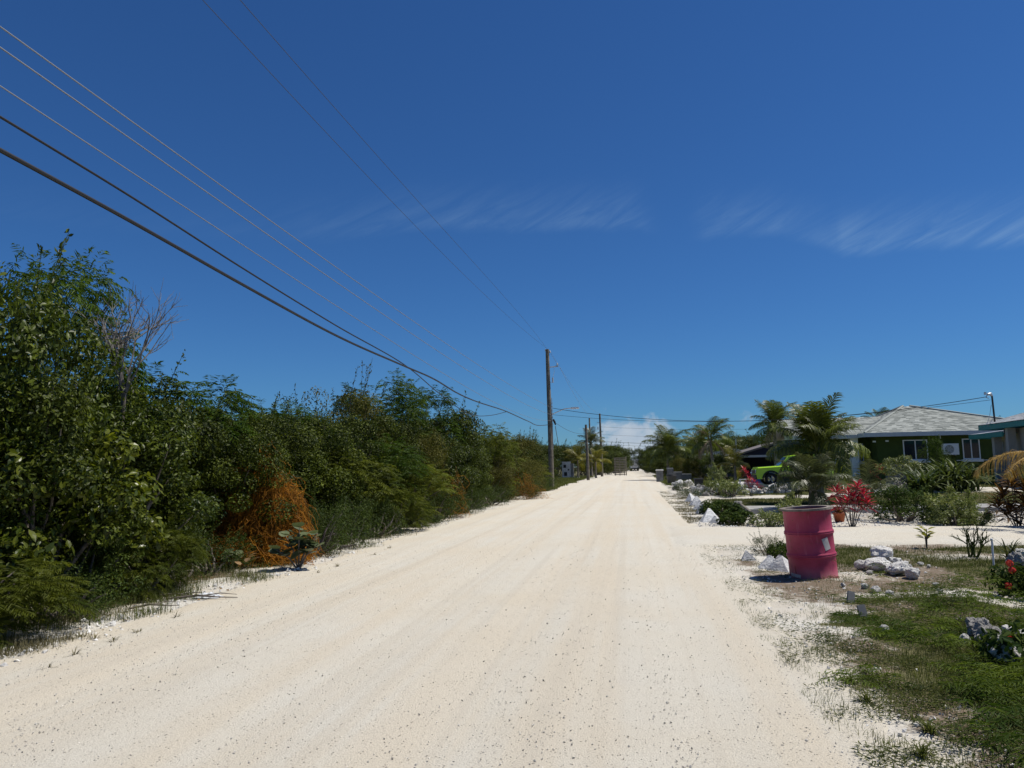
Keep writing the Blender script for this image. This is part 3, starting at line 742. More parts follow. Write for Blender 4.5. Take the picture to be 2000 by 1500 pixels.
def leafy(name, label, cat, loc, stems, leaf, size, aspect, seed, group=None, nper=7, stem_mat='bark'):
    rng = np.random.default_rng(seed); t = thing(name, label, cat, loc, 0, group); mb = MB()
    for (dx_, dy_, hh) in stems:
        p = np.array([[0, 0, -.03], [dx_ * .4, dy_ * .4, hh * .55], [dx_, dy_, hh]]); mb.tube(p, [.014, .011, .006], 5)
        for k in range(nper):
            f = .45 + .55 * (k + 1) / nper; q = p[1] * (1 - f) * 2 + p[2] * (2 * f - 1) if f > .5 else p[1]
            a = k * 2.4 + rng.random(); ax = np.array([math.cos(a), math.sin(a), .25 + .5 * rng.random() * f]); nr = np.array([-math.cos(a) * .5, -math.sin(a) * .5, 1]) + rng.normal(size=3) * .3
            R_ = Matrix(frames(ax[None], unit(nr[None]))[0].tolist()); s = size * (.7 + .5 * rng.random())
            o = put('leaf', LEAF_ME[leaf, int(rng.integers(3))], t, loc=q + unit(ax) * .02, rot=R_.to_euler(), scl=(s * aspect * 2, s, s))
    mb.build('stem', M[stem_mat], t, True)
    return t


g = G(583, 1112)
leafy('sea_grape', 'low sea grape with big round grey-green leaves in front of the orange vine', 'shrub', (g.x, g.y, 0), [(-.22, 0, .5), (.05, -.1, .62), (.25, .05, .52), (-.05, .15, .42), (.34, -.08, .38), (-.3, -.12, .3), (.12, .1, .35)], 'grape', .155, .52, 1, nper=8)
g = G(450, 1112)
leafy('sea_grape', 'small yellowish sea grape seedling left of the big round-leaved one', 'shrub', (g.x, g.y, 0), [(-.1, 0, .26), (.12, 0, .22), (0, -.08, .16)], 'grape', .12, .5, 2, nper=5)

# ------------------------------------------------------------------ palms
def frond_mesh(seed, a0, a1, mt, nl=46, leaf=.36, hang=.5, twist=0., wid=.017):
    """unit-length frond along +X: arching midrib with drooping leaflets"""
    rng = np.random.default_rng(seed); mb = MB(); n = 14; s = np.linspace(0, 1, n)
    ang = a0 + (a1 - a0) * s ** 1.25
    x = np.concatenate([[0], np.cumsum(np.cos(ang[:-1]) / (n - 1))]); z = np.concatenate([[0], np.cumsum(np.sin(ang[:-1]) / (n - 1))])
    yv = twist * s ** 2 * .2
    pts = np.stack([x, yv, z], -1); mb.tube(pts, np.linspace(.016, .003, n), 4, .9)
    V = []; Fc = []; T = []
    for sd in (-1, 1):
        for k in range(nl):
            f = .16 + .84 * (k + rng.random() * .5) / nl; p = np.array([np.interp(f, s, pts[:, j]) for j in range(3)])
            ag = np.interp(f, s, ang); tg = np.array([math.cos(ag), 0, math.sin(ag)]); up = np.array([-math.sin(ag), 0, math.cos(ag)])
            L = leaf * (math.sin(math.pi * min(1, f * .9 + .12)) ** .6 * .9 + .1) * (.85 + .3 * rng.random())
            d = unit(np.array([0, sd, 0]) * .9 + tg * (.55 + .25 * rng.random()) + up * (.25 * (1 - hang) + .12 * rng.normal()))
            d2 = unit(d + np.array([0, 0, -1]) * hang * (.9 + .5 * rng.random())); d3 = unit(d2 + np.array([0, 0, -1]) * hang * 1.1)
            q1 = p + d * L * .4; q2 = q1 + d2 * L * .35; q3 = q2 + d3 * L * .3; w = unit(np.cross(d, up)) * wid / 2
            b = len(V); V += [p - w * .5, p + w * .5, q1 - w, q1 + w, q2 - w * .7, q2 + w * .7, q3]
            Fc += [(b, b + 1, b + 3), (b, b + 3, b + 2), (b + 2, b + 3, b + 5), (b + 2, b + 5, b + 4), (b + 4, b + 5, b + 6)]
            T += [min(1, max(0, .1 + .7 * rng.random() + .15 * f))] * 7
    mb.add(V, np.array(Fc), np.array(T))
    return mb.mesh('frond', mt)


FR = {}
for mk, ms in (('palm', 'palm'), ('dark', 'palm_dark'), ('yel', 'palm_y')):
    FR[mk] = [frond_mesh(1, 1.3, .6, M[ms], hang=.3), frond_mesh(2, 1.05, -.35, M[ms], hang=.6), frond_mesh(3, .75, -.85, M[ms], hang=.95), frond_mesh(4, .35, -1.3, M[ms], hang=1.3), frond_mesh(5, 1.15, .0, M[ms], hang=.45, twist=1.5)]
FR['dead'] = [frond_mesh(6, -.5, -1.5, M['palm_grey'], nl=26, hang=1.3, leaf=.2), frond_mesh(7, .9, -1.2, M['palm_grey'], nl=22, hang=1.5, leaf=.22)]
FR['dry'] = [frond_mesh(8, .40, -.95, M['palm_dead'], nl=44, hang=.9, leaf=.36, wid=.013)]


def palm(name, label, base, crown_h, L, n, kind='palm', trunk_r=.11, seed=0, lean=(0, 0), dead=0, spread_=1.0, upright=.3, cat='palm', group=None, sizes=None):
    rng = random.Random(seed); z0 = float(gz(base[0], base[1])) - .04
    t = thing(name, label, cat, (base[0], base[1], z0), 0, group)
    mb = MB(); k = 9; f = np.linspace(0, 1, k); ch = crown_h - z0
    pts = np.stack([lean[0] * f ** 1.6, lean[1] * f ** 1.6, ch * f], -1)
    rr = trunk_r * (1 - .35 * f) * (1 + .35 * np.exp(-f * 9)); mb.tube(pts, rr, 10); mb.build('trunk', M['palm_trunk'], t, True)
    for j in range(n):
        q = j / max(1, n - 1); az_ = j * 2.39996 + rng.uniform(-.25, .25)
        if q < upright: me = FR[kind][0 if rng.random() < .6 else 4]; tilt = -.25 + .5 * q
        elif q < .65: me = FR[kind][1]; tilt = rng.uniform(-.1, .15)
        elif q < .85: me = FR[kind][2]; tilt = rng.uniform(0, .25)
        else: me = FR[kind][3]; tilt = rng.uniform(.1, .4)
        s = L * rng.uniform(.8, 1.1) * (1.0 if q > .15 else .85)
        put('frond', me, t, loc=(lean[0] + math.cos(az_) * trunk_r * .5, lean[1] + math.sin(az_) * trunk_r * .5, ch - .05 - .25 * q * L * .3), rot=(rng.uniform(-.2, .2), tilt * spread_, az_), scl=s)
    for j in range(dead):
        az_ = j * 2.1 + rng.uniform(-.4, .4); me = FR['dead'][j % 2]
        put('frond', me, t, loc=(lean[0] + math.cos(az_) * trunk_r, lean[1] + math.sin(az_) * trunk_r, ch - .1 + (.35 if j % 2 else -.1) * L * .3), rot=(0, 0, az_), scl=L * rng.uniform(.6, .9), label='withered brown frond')
    return t


def gy(u, v, depth): p = A(u, v, depth); return p


p = A(1596, 860, 27.0); palm('coconut_palm', 'lush low coconut palm with long arching fronds beside the green house', (p.x, p.y), 2.0, 2.05, 32, seed=1, trunk_r=.14, upright=.5)
p = G(1590, 1000); palm('dark_palm', 'dark shaggy low palm with stiff drooping fronds behind the pink drum', (p.x, p.y), .75, 1.3, 26, 'dark', .16, seed=2, upright=.4)
p = A(1690, 940, 24.0); palm('dark_palm', 'low dark palm spreading flat fronds in front of the left windows of the green house', (p.x, p.y), .4, 1.2, 14, 'dark', .12, seed=3, upright=.2)
p = A(1512, 830, 47.0); palm('coconut_palm', 'coconut palm with a bare slim trunk in front of the navy gabled house', (p.x, p.y), p.z, 2.0, 22, seed=4, trunk_r=.13, dead=3, upright=.45)
p = A(1386, 850, 63.0); palm('coconut_palm', 'tall coconut palm with withered brown fronds and a pale leaning trunk', (p.x + .2, p.y), p.z - .3, 2.4, 13, seed=5, trunk_r=.15, lean=(-.2, 0), dead=9)
p = A(1303, 868, 74.0); palm('coconut_palm', 'bushy coconut palm beside the grey gate wall', (p.x, p.y), p.z - .5, 2.9, 26, seed=6, trunk_r=.16)
p = A(1365, 868, 80.0); palm('coconut_palm', 'coconut palm half hidden behind the palm with withered fronds', (p.x, p.y), p.z - .3, 2.7, 20, seed=7, trunk_r=.15)
p = A(1415, 872, 78.0); palm('coconut_palm', 'small coconut palm between the withered palm and the navy house', (p.x, p.y), p.z - .4, 2.3, 16, seed=17, trunk_r=.13)
p = G(1437, 948, .1); palm('young_palm', 'young yellow-green palm on a short trunk on the pale drive', (p.x, p.y), 1.45, 1.5, 13, 'yel', .10, seed=8, upright=.35)
p = A(1154, 860, 104.0); palm('coconut_palm', 'lone dark coconut palm behind the short utility pole', (p.x, p.y), p.z - .3, 2.6, 18, 'dark', .16, seed=9)
for u, v, d, sd in ((1128, 892, 98.0, 10), (1163, 895, 94.0, 11), ):
    p = A(u, v, d); palm('young_palm', 'young yellowing coconut palm at the foot of the utility poles', (p.x, p.y), max(.8, p.z - .3), 2.5, 13, 'yel', .13, seed=sd, group='young palms at the utility poles')
p = A(1716, 818, 60.0); palm('coconut_palm', 'palm crown peeping over the ridge of the green house', (p.x, p.y), p.z - .4, 1.9, 16, seed=12, trunk_r=.14)
# palm whose dead golden frond hangs into view by the teal house
p = A(2065, 905, 15.2)
t = palm('coconut_palm', 'palm with a big dead golden frond hanging beside the teal-roofed house', (p.x, p.y), 1.55, 1.7, 0, seed=14, trunk_r=.12)
for k_, az_ in enumerate((-1.1, -.5, .1, .6, 1.1, 1.6, -1.6)): put('frond', FR['palm'][1 + k_ % 3], t, loc=(.04, 0, 1.55), rot=(0, .1, az_), scl=1.6)
for az_, s, tl in ((2.95, 1.6, .12), (3.4, 1.25, .25)):
    put('frond', FR['dry'][0], t, loc=(-.08, 0, 1.55), rot=(0, tl, az_), scl=s, label='dead golden drooping frond')

# ------------------------------------------------------------------ garden plants
LANCE = (np.array([[-.12, 0, 0], [.12, 0, 0], [.5, .45, .05], [-.5, .45, .05], [0, 1, -.18], [0, .45, -.02]]), np.array([[0, 1, 5], [1, 2, 5], [2, 4, 5], [4, 3, 5], [3, 0, 5]]))
for nm, mk in (('red', 'leaf_red'), ('bronze', 'leaf_bronze')):
    for k in range(4):
        b_ = MB(); b_.add(LANCE[0], LANCE[1], [.05, .4, .8, .25][k]); LEAF_ME[nm, k] = b_.mesh('leaf', M[mk], True)


def ti_plant(name, label, loc, stems, size, seed, kind='red', nleaf=20, group=None, z=None):
    rng = np.random.default_rng(seed); t = thing(name, label, 'plant', (loc[0], loc[1], float(gz(loc[0], loc[1])) - .02 if z is None else z), 0, group); mb = MB()
    for dx_, dy_, hh in stems:
        mb.tube([(dx_ * .15, dy_ * .15, 0), (dx_ * .5, dy_ * .5, hh * .5), (dx_, dy_, hh)], [.011, .010, .008], 5)
        for k in range(nleaf):
            f = k / nleaf; a = k * 2.39996 + rng.random() * .4; e = -.35 + 1.5 * f
            ax = np.array([math.cos(a) * math.cos(e), math.sin(a) * math.cos(e), math.sin(e)])
            nr = np.array([-math.cos(a) * math.sin(e), -math.sin(a) * math.sin(e), math.cos(e)]) + rng.normal(size=3) * .2
            R_ = Matrix(frames(ax[None], unit(nr[None]))[0].tolist()); s = size * (.75 + .45 * rng.random()) * (1 - .25 * f)
            v_ = int(rng.integers(1, 3)) if f > .45 else int(rng.choice([0, 3, 1]))
            put('leaf', LEAF_ME[kind, v_], t, loc=(dx_, dy_, hh - .16 * (1 - f)), rot=R_.to_euler(), scl=(s * .20, s, s * .8))
    mb.build('stem', M['bark'], t, True)
    return t


g = G(1664, 1029)
ti_plant('ti_plant', 'crimson ti plant with bare fanned stems beside the pink drum', (g.x, g.y), [(-.28, 0, .85), (-.1, -.12, .62), (.0, .1, .80), (.16, -.05, .95), (.30, .05, .78), (.2, .16, .62), (-.2, .15, .58), (.34, -.1, .6), (.08, .02, .7)], .28, 1, nleaf=24)
g = G(1467, 969)
ti_plant('ti_plant', 'crimson ti plant in front of the lime green car', (g.x, g.y), [(-.16, 0, 1.1), (-.05, -.1, .8), (-.25, .1, 1.25), (.15, 0, .7), (-.1, .2, .6), (.30, .05, .55)], .30, 2, nleaf=16)
g = A(1578, 928, 26); ti_plant('ti_plant', 'small crimson ti plant peeping through the coconut palm', (g.x, g.y), [(0, 0, 1.05), (.15, .1, .9)], .3, 3, nleaf=14)
g = A(1716, 925, 38); ti_plant('ti_plant', 'faded reddish ti plant below the left window of the green house', (g.x, g.y), [(0, 0, .9), (.2, .1, .75), (-.2, .1, .6)], .4, 4, nleaf=10)
g = G(1988, 1029)
ti_plant('croton', 'tall bronze and purple croton under the dead golden frond', (g.x, g.y), [(-.25, 0, .7), (-.1, -.1, .95), (.05, .1, 1.1), (.2, -.05, .85), (.35, .1, .65), (-.3, .12, .5), (.1, -.15, .55), (.25, .1, .4), (-.1, .1, .35)], .42, 5, 'bronze', 26)
g = G(1640, 1020)
t = thing('potted_bromeliad', 'orange-leaved plant in a terracotta pot behind the pink drum', 'potted plant', (g.x, g.y, .0))
mb = MB(); mb.lathe([(0.0, 0), (.10, 0), (.14, .2), (.155, .2), (.155, .235), (.135, .235), (.13, .19), (0, .19)], 18); mb.build('pot', M['pot'], t, True)
rng = np.random.default_rng(9)
for k in range(22):
    a = k * 2.4; e = .5 + .8 * k / 22; ax = np.array([math.cos(a) * math.cos(e), math.sin(a) * math.cos(e), math.sin(e)]); nr = np.array([-math.cos(a) * math.sin(e), -math.sin(a) * math.sin(e), math.cos(e)])
    put('leaf', LEAF_ME['bronze' if k % 3 else 'red', k % 3], t, loc=(0, 0, .19), rot=Matrix(frames(ax[None], nr[None])[0].tolist()).to_euler(), scl=(.05, .30, .25))

species('round', crown_leaf, M['leaf_dark'], seed=201, R=.8, H=1.1, nl=60, per=150, size=.05, tmpl=LEAF4, aspect=.28, lobe=.24, zmin=.1, sprig=30)
species('variegated', crown_leaf, M['leaf_var'], seed=202, R=.4, H=1.0, nl=34, per=60, size=.085, tmpl=LEAF4, aspect=.16, lobe=.3, zmin=.08, sprig=20)
species('variegatedb', crown_leaf, M['leaf_var'], seed=203, R=.5, H=.7, nl=30, per=60, size=.085, tmpl=LEAF4, aspect=.18, lobe=.3, zmin=.08, sprig=16)
species('glossy', crown_leaf, M['leaf_dark'], seed=204, R=.5, H=.6, nl=34, per=50, size=.085, tmpl=LEAF6, aspect=.3, lobe=.28, zmin=.05)
species('bonsai', crown_leaf, M['leaf_var'], seed=205, R=.6, H=.6, nl=16, per=120, size=.07, tmpl=LEAF4, aspect=.2, lobe=.33, zmin=.3)


def garden(key, u, v, h, wd, name, label, group=None, z=None):
    g_ = G(u, v, z or 0); return plant(key, g_.x, g_.y, h, wd, label, name, group, 'shrub')


garden('round', 1765, 1017, .88, 1.75, 'round_shrub', 'round dark green shrub on the sand bed beyond the gravel drive')
garden('variegated', 1848, 1024, .82, .75, 'variegated_shrub', 'tallest upright pale variegated shrub right of the round dark shrub')
garden('variegated', 1893, 1024, .75, .5, 'variegated_shrub', 'slim upright variegated shrub next to the bronze croton')
garden('variegatedb', 1868, 1027, .42, .7, 'variegated_shrub', 'low variegated shrub at the edge of the gravel drive')
garden('variegatedb', 1915, 1026, .36, .55, 'variegated_shrub', 'little pale variegated shrub beside the slim one at the gravel drive')
garden('variegatedb', 1503, 1028, .38, .75, 'variegated_shrub', 'low yellow-green variegated shrub left of the pink drum')
garden('variegated', 1543, 1026, .75, .5, 'variegated_shrub', 'yellowish variegated shrub rising behind the left rim of the pink drum')
garden('glossy', 1410, 1014, .5, 1.0, 'glossy_shrub', 'dark glossy-leaved shrub trailing beside the white pointed stones')
garden('glossy', 1440, 1024, .4, .8, 'glossy_shrub', 'dark glossy shrub at the corner of the gravel drive')
garden('glossy', 1395, 1004, .45, .8, 'glossy_shrub', 'dark glossy shrub between the white pointed stones and the lawn')
garden('variegatedb', 1405, 968, .75, 1.2, 'variegated_shrub', 'pale variegated shrub beside the black bin')
garden('variegatedb', 1430, 970, .7, 1.3, 'variegated_shrub', 'pale variegated shrub in front of the young yellow-green palm')
garden('glossy', 1385, 966, .6, 1.0, 'glossy_shrub', 'dark reddish shrub right of the black bin')
garden('variegated', 1402, 956, 1.5, .9, 'variegated_shrub', 'slender light green shrub rising behind the black bin')
garden('low0', 1335, 958, .5, 1.6, 'grassy_shrub', 'scrubby green clump on the road edge before the concrete apron')
garden('low1', 1350, 972, .45, 1.2, 'grassy_shrub', 'scrubby green clump beside the first white stones')
garden('low2', 1500, 1082, .34, .55, 'trailing_weed', 'leafy weed growing by the white pointed stones at the pink drum')
garden('glossy', 1528, 1098, .3, .4, 'trailing_weed', 'dark leafy weed against the left side of the pink drum')
# the variegated cloud tree and the big strap-leaved clump in front of the green house
p = G(1768, 962, .1)
t = thing('cloud_tree', 'small pale variegated tree with clumped flat crown before the green house', 'tree', (p.x, p.y, float(gz(p.x, p.y)) - .03))
mb = MB(); rng = np.random.default_rng(31); cs = np.array([(-.8, 0, 1.0), (-.45, .2, 1.25), (.05, 0, 1.36), (.45, -.1, 1.1), (-.1, -.2, 1.0), (-.6, -.2, .85), (.3, .2, .9)])
for c in cs: scatter_leaves(mb, rng, c, (.34, .34, .2), 330, .09, LEAF4, aspect=.2)
mb.build('crown', M['leaf_var'], t); limbs(rng, cs, .6, 2, 7, .035).build('trunk', M['bark'], t, True)


def strap_clump(name, label, x, y, n, L, seed, mk='leaf_strap', wid=.03, cat='plant', spread_=.7, group=None, base=.25, z=None):
    rng = np.random.default_rng(seed); t = thing(name, label, cat, (x, y, float(gz(x, y)) - .02 if z is None else z), 0, group); mb = MB(); s = np.linspace(0, 1, 7)
    for k in range(n):
        a = rng.random() * 6.283; e0 = .75 + .75 * rng.random(); e1 = e0 - 1.1 - 1.5 * rng.random() * spread_; LL = L * (.55 + .55 * rng.random()); e = e0 + (e1 - e0) * s ** 1.5
        rr = np.concatenate([[0], np.cumsum(np.cos(e[:-1]))]) * LL / 6; zz = np.concatenate([[0], np.cumsum(np.sin(e[:-1]))]) * LL / 6
        o_ = base * rng.random(); b_ = rng.random() * 6.283; c = np.array([math.cos(a), math.sin(a), 0]); sd = np.array([-math.sin(a), math.cos(a), 0])
        p_ = c * rr[:, None] + np.array([0, 0, 1.]) * zz[:, None] + np.array([math.cos(b_), math.sin(b_), 0]) * o_; p_[:, 2] = np.maximum(p_[:, 2], .01)
        w_ = wid * (.3 + np.sin(math.pi * (s * .85 + .12)))[:, None] * .5
        V = np.stack([p_ - sd * w_, p_ + np.array([0, 0, -.15]) * w_, p_ + sd * w_], 1).reshape(-1, 3)
        fs = np.array([q for i_ in range(6) for q in ((i_ * 3, i_ * 3 + 1, i_ * 3 + 4, i_ * 3 + 3), (i_ * 3 + 1, i_ * 3 + 2, i_ * 3 + 5, i_ * 3 + 4))])
        mb.add(V, fs, rng.random())
    mb.build('blades', M[mk], t); return t


p = G(1862, 962, .1); strap_clump('strap_lily', 'huge clump of long drooping strap leaves in front of the green house', p.x, p.y, 420, 1.75, 41, wid=.065, base=1.0)
p = G(1800, 966, .1); strap_clump('strap_lily', 'smaller clump of strap leaves beside the pale cloud tree', p.x, p.y, 160, 1.4, 42, wid=.07, base=.4)
p = A(1826, 930, 33.5); plant('feather2', p.x, p.y, 2.3, 1.05, 'feathery green shrub rising in front of the wide window of the green house', 'feathery_shrub', None, 'shrub')
g = G(1810, 1068); leafy('seedling', 'yellow-green leafy seedling standing alone at the edge of the gravel drive', 'plant', (g.x, g.y, .0), [(-.02, 0, .24), (.03, .02, .30), (.01, -.04, .20)], 'yellow', .16, .2, 5, nper=7)
g = G(1975, 1100)
strap_clump('spiky_tuft', 'dark upright spiky tuft beside the white marker post', g.x, g.y, 40, .42, 45, 'palm_dark', .016, spread_=.15, base=.08)
g = G(1900, 1088); t = thing('bare_weed', 'thin bare twiggy weed standing between the seedling and the white post', 'plant', (g.x, g.y, 0)); twigs(12, .55, 6).build('branches', M['leaf_dark'], t)

# ixora flowers on the right
LEAFC = LEAF_ME
def ixora(label, g_, h_, spots, seed):
    t_ = thing('ixora_bush', label, 'shrub', (g_.x, g_.y, 0)); rng = np.random.default_rng(seed); m1 = MB()
    for c in dome(rng, 22, .26, h_, .1): scatter_leaves(m1, rng, c, (.1, .1, .08), 34, .075, LEAF6, aspect=.24)
    m1.build('foliage', M['leaf_dark'], t_)
    for c in spots:
        m2 = MB(); d = unit(rng.normal(size=(60, 3)) + [0, 0, .4]); m2.inst(*LEAF4, np.array(c) + d * .03, frames(unit(np.cross(d, rng.normal(size=(60, 3)))), d), np.full(60, .026), rng.random(60)); m2.build('flower_head', M['flower'], t_)


ixora('ixora bush with coral red flower heads near the white marker post', G(1995, 1165), .33, [(-.14, -.12, .36), (-.13, -.14, .29), (-.2, -.18, .14)], 51)
ixora('low ixora bush with a single red flower head among the grey rocks', G(2012, 1290), .2, [(-.13, -.03, .14)], 52)

# ------------------------------------------------------------------ the pink drum
def drum_paint():
    m = bpy.data.materials.new('faded_pink_paint'); m.use_nodes = True
    t = NT(m.node_tree); b = t.n['Principled BSDF']; oc = t.new('ShaderNodeTexCoord').outputs['Object']
    n = t.noise(oc, 5, 5, .6); n2 = t.noise(t.scl(oc, (9, 9, 1.2)), 2, 5, .6)
    c = t.mix(t.ramp(n, .35, .65), (.31, .026, .066, 1), (.365, .044, .094, 1))
    c = t.mix(t.mapr(n2, .56, .75, 0, .55), c, (.50, .15, .19, 1))
    c = t.mix(t.mapr(t.noise(oc, 30, 4), .62, .72, 0, .8), c, (.16, .05, .035, 1))
    zz = t.new('ShaderNodeSeparateXYZ'); t.l.new(oc, zz.inputs[0])
    rust = t.math('MULTIPLY', t.mapr(t.noise(t.scl(oc, (1, 1, .25)), 14, 5, .7), .5, .66), t.math('ADD', t.mapr(zz.outputs[2], .0, .16, 1, 0), t.mapr(zz.outputs[2], .74, .88, 0, .8)))
    c = t.mix(t.math('MULTIPLY', rust, .75), c, (.13, .045, .022, 1))
    foot_tone = t.math('MULTIPLY', t.mapr(zz.outputs[2], .0, .22, .45, 0), t.noise(oc, 9, 4))  # paler sandy tone towards the foot, mottled by noise
    c = t.mix(foot_tone, c, (.48, .40, .33, 1))
    t.l.new(c, b.inputs['Base Color']); b.inputs['Roughness'].default_value = .55; b.inputs['Specular IOR Level'].default_value = .35
    bp = t.new('ShaderNodeBump'); bp.inputs['Strength'].default_value = .35; bp.inputs['Distance'].default_value = .012
    t.l.new(t.noise(oc, 7, 3), bp.inputs['Height']); t.l.new(bp.outputs[0], b.inputs['Normal'])
    return m


g = G(1590, 1128)
t = thing('oil_drum', 'faded pink steel drum leaning slightly on the verge by the gravel drive', 'drum', (g.x, g.y, -.015), 0, rot=(math.radians(-.5), math.radians(-3.2), .3))
R0, HH = .287, .875
def rib(z): return [(R0, z - .035), (R0 + .004, z - .026), (R0 + .014, z - .012), (R0 + .014, z - .006), (R0 + .002, z), (R0 + .014, z + .006), (R0 + .014, z + .012), (R0 + .004, z + .026), (R0, z + .035)]
prof = [(0, .02), (R0 - .01, .02), (R0 - .004, 0), (R0 + .008, 0), (R0 + .009, .014), (R0, .022)] + rib(.31) + rib(.59) + [(R0, HH - .02), (R0 + .006, HH - .012), (R0 + .006, HH), (R0 - .008, HH), (R0 - .01, HH - .03), (R0 - .012, .3)]
mb = MB(); mb.lathe(prof, 64); mb.build('body', drum_paint(), t, True)
mb = MB(); k = 40; th = np.arange(k) * 2 * math.pi / k; rr_ = R0 + .032 + .006 * np.sin(th * 3)
for i_ in range(1):
    o_ = np.stack([rr_ * np.cos(th), rr_ * np.sin(th)], -1); n_ = o_ * .80
    V = np.concatenate([np.c_[o_, np.full(k, HH - .002)], np.c_[o_, np.full(k, HH + .024)], np.c_[n_, np.full(k, HH + .024)], np.c_[n_, np.full(k, HH - .002)]])
    fs = [(a * k + j, a * k + (j + 1) % k, ((a + 1) % 4) * k + (j + 1) % k, ((a + 1) % 4) * k + j) for a in range(4) for j in range(k)]
    mb.add(V, fs)
mb.build('rim_board', mat('weathered_board', (.14, .115, .095), .9, vary=.3, nscale=6, bump=.03, bscale=30, col2=(.27, .235, .20)), t, label='weathered grey wooden ring on the drum top')


def sticker(name, ang, z, wd, hh, rot_, m_):
    b_ = MB(); nx_ = 8; P_ = []
    for j in range(2):
        for i2 in range(nx_):
            a_ = (i2 / (nx_ - 1) - .5) * wd; c_ = (j - .5) * hh; x_ = a_ * math.cos(rot_) - c_ * math.sin(rot_); z_ = a_ * math.sin(rot_) + c_ * math.cos(rot_)
            q_ = ang + x_ / R0; P_.append(((R0 + .003) * math.cos(q_), (R0 + .003) * math.sin(q_), z + z_))
    b_.add(P_, [(i2, i2 + 1, nx_ + i2 + 1, nx_ + i2) for i2 in range(nx_ - 1)]); b_.build(name, m_, t)


cam_ang = math.atan2(-g.y, -g.x) - .3
sticker('paper_sticker', cam_ang + .72, .455, .088, .15, .26, mat('old_paper', (.50, .47, .44), .85, vary=.12, nscale=9))
sticker('label_strip', cam_ang - .83, .075, .17, .042, -.10, mat('peeling_label', (.44, .36, .34), .85, vary=.25, nscale=14))
sticker('drip_mark', cam_ang - .78, .15, .012, .10, .1, mat('red_drip', (.22, .012, .015), .6))

# ------------------------------------------------------------------ stones
def rock_mesh(seed, sub=4, jag=.42, mt='rock_w', flat=.75):
    import bmesh
    bm = bmesh.new(); bmesh.ops.create_icosphere(bm, subdivisions=sub, radius=1.0); rng = np.random.default_rng(seed)
    pl = unit(rng.normal(size=(9, 3))); off = .62 + .3 * rng.random(9)
    for v in bm.verts:
        p_ = np.array(v.co)
        for n_, o_ in zip(pl, off):
            d_ = p_ @ n_ - o_
            if d_ > 0: p_ = p_ - n_ * d_ * .92
        p_ = p_ * (1 + jag * .35 * math.sin(p_[0] * 5 + seed) * math.sin(p_[1] * 6 + seed * 2) * math.sin(p_[2] * 5.5 + 1) + jag * .5 * (float(fbm(p_[0] + p_[2] * .7, p_[1] - p_[2] * .6, 3.5, seed, 3)) - .5) + rng.normal() * jag * .05)
        v.co = (p_[0], p_[1], p_[2] * flat)
    me = bpy.data.meshes.new('rock'); bm.to_mesh(me); bm.free(); me.materials.append(M[mt])
    return me


ROCK = [rock_mesh(s) for s in range(6)]; ROCKG = [rock_mesh(20 + s, 4, .8, 'rock_g') for s in range(3)]


def rock(u, v, w_, hh, label, me, name='limestone_rock', z=0., group=None, sink=.3):
    g_ = G(u, v); hz = hh / 1.3
    return put(name, me, None, (g_.x, g_.y + w_ * .3, float(gz(g_.x, g_.y)) + z + hz * (1 - sink)), (rnd.uniform(-.2, .2), rnd.uniform(-.2, .2), rnd.uniform(0, 6.28)), (w_ / 2, w_ / 2 * .85, hz), label=label, category='rock', group=group)


rock(1728, 1107, .36, .19, 'big white limestone boulder on top of the rock heap right of the drum', ROCK[0], z=.06)
rock(1722, 1119, .40, .17, 'broad white limestone boulder at the front of the rock heap', ROCK[1])
rock(1684, 1116, .17, .12, 'small white rock at the left end of the rock heap', ROCK[2])
rock(1762, 1126, .34, .15, 'pitted grey-white boulder at the right end of the rock heap', ROCK[5])
rock(1786, 1130, .20, .13, 'low white rock beside the pitted boulder of the heap', ROCK[3])
rock(1752, 1110, .22, .13, 'small white rock wedged behind the heap boulders', ROCK[4])
for u, v, s in ((1700, 1124, .09), (1745, 1126, .08), (1776, 1112, .10), (1790, 1118, .08), (1800, 1108, .09), (1815, 1112, .07), (1760, 1106, .09), (1648, 1147, .07), (1690, 1150, .10), (1714, 1158, .12), (1740, 1165, .09), (1830, 1150, .08), (1838, 1163, .07)):
    rock(u, v, s, s * .6, 'fist-sized white rubble stone scattered round the rock heap', ROCK[rnd.randrange(6)], 'rubble_stone', group='rubble stones round the heap')
rock(1926, 1258, .22, .17, 'dark pitted grey rock among the ground cover at the ixora', ROCKG[1])
rock(1945, 1272, .24, .16, 'grey rock with pale streaks below the dark pitted one', ROCKG[2])
rock(1965, 1296, .20, .17, 'cream rock beside the single low red flower', ROCK[5])
rock(1890, 1262, .10, .08, 'small pale rock left of the dark pitted grey rock', ROCK[2])
rock(1990, 1258, .22, .12, 'flat pale rock right of the dark pitted grey rock', ROCK[3])
rock(1985, 1300, .15, .14, 'half hidden cream rock under the red flower', ROCK[1])
rock(1992, 1120, .24, .22, 'grey boulder behind the ixora with coral flowers', ROCKG[0])
rock(1730, 1238, .08, .06, 'single white stone at the edge of the green ground cover', ROCK[0])
rock(2000, 1100, .2, .18, 'white boulder behind the grey boulder at the spiky tuft', ROCK[4])

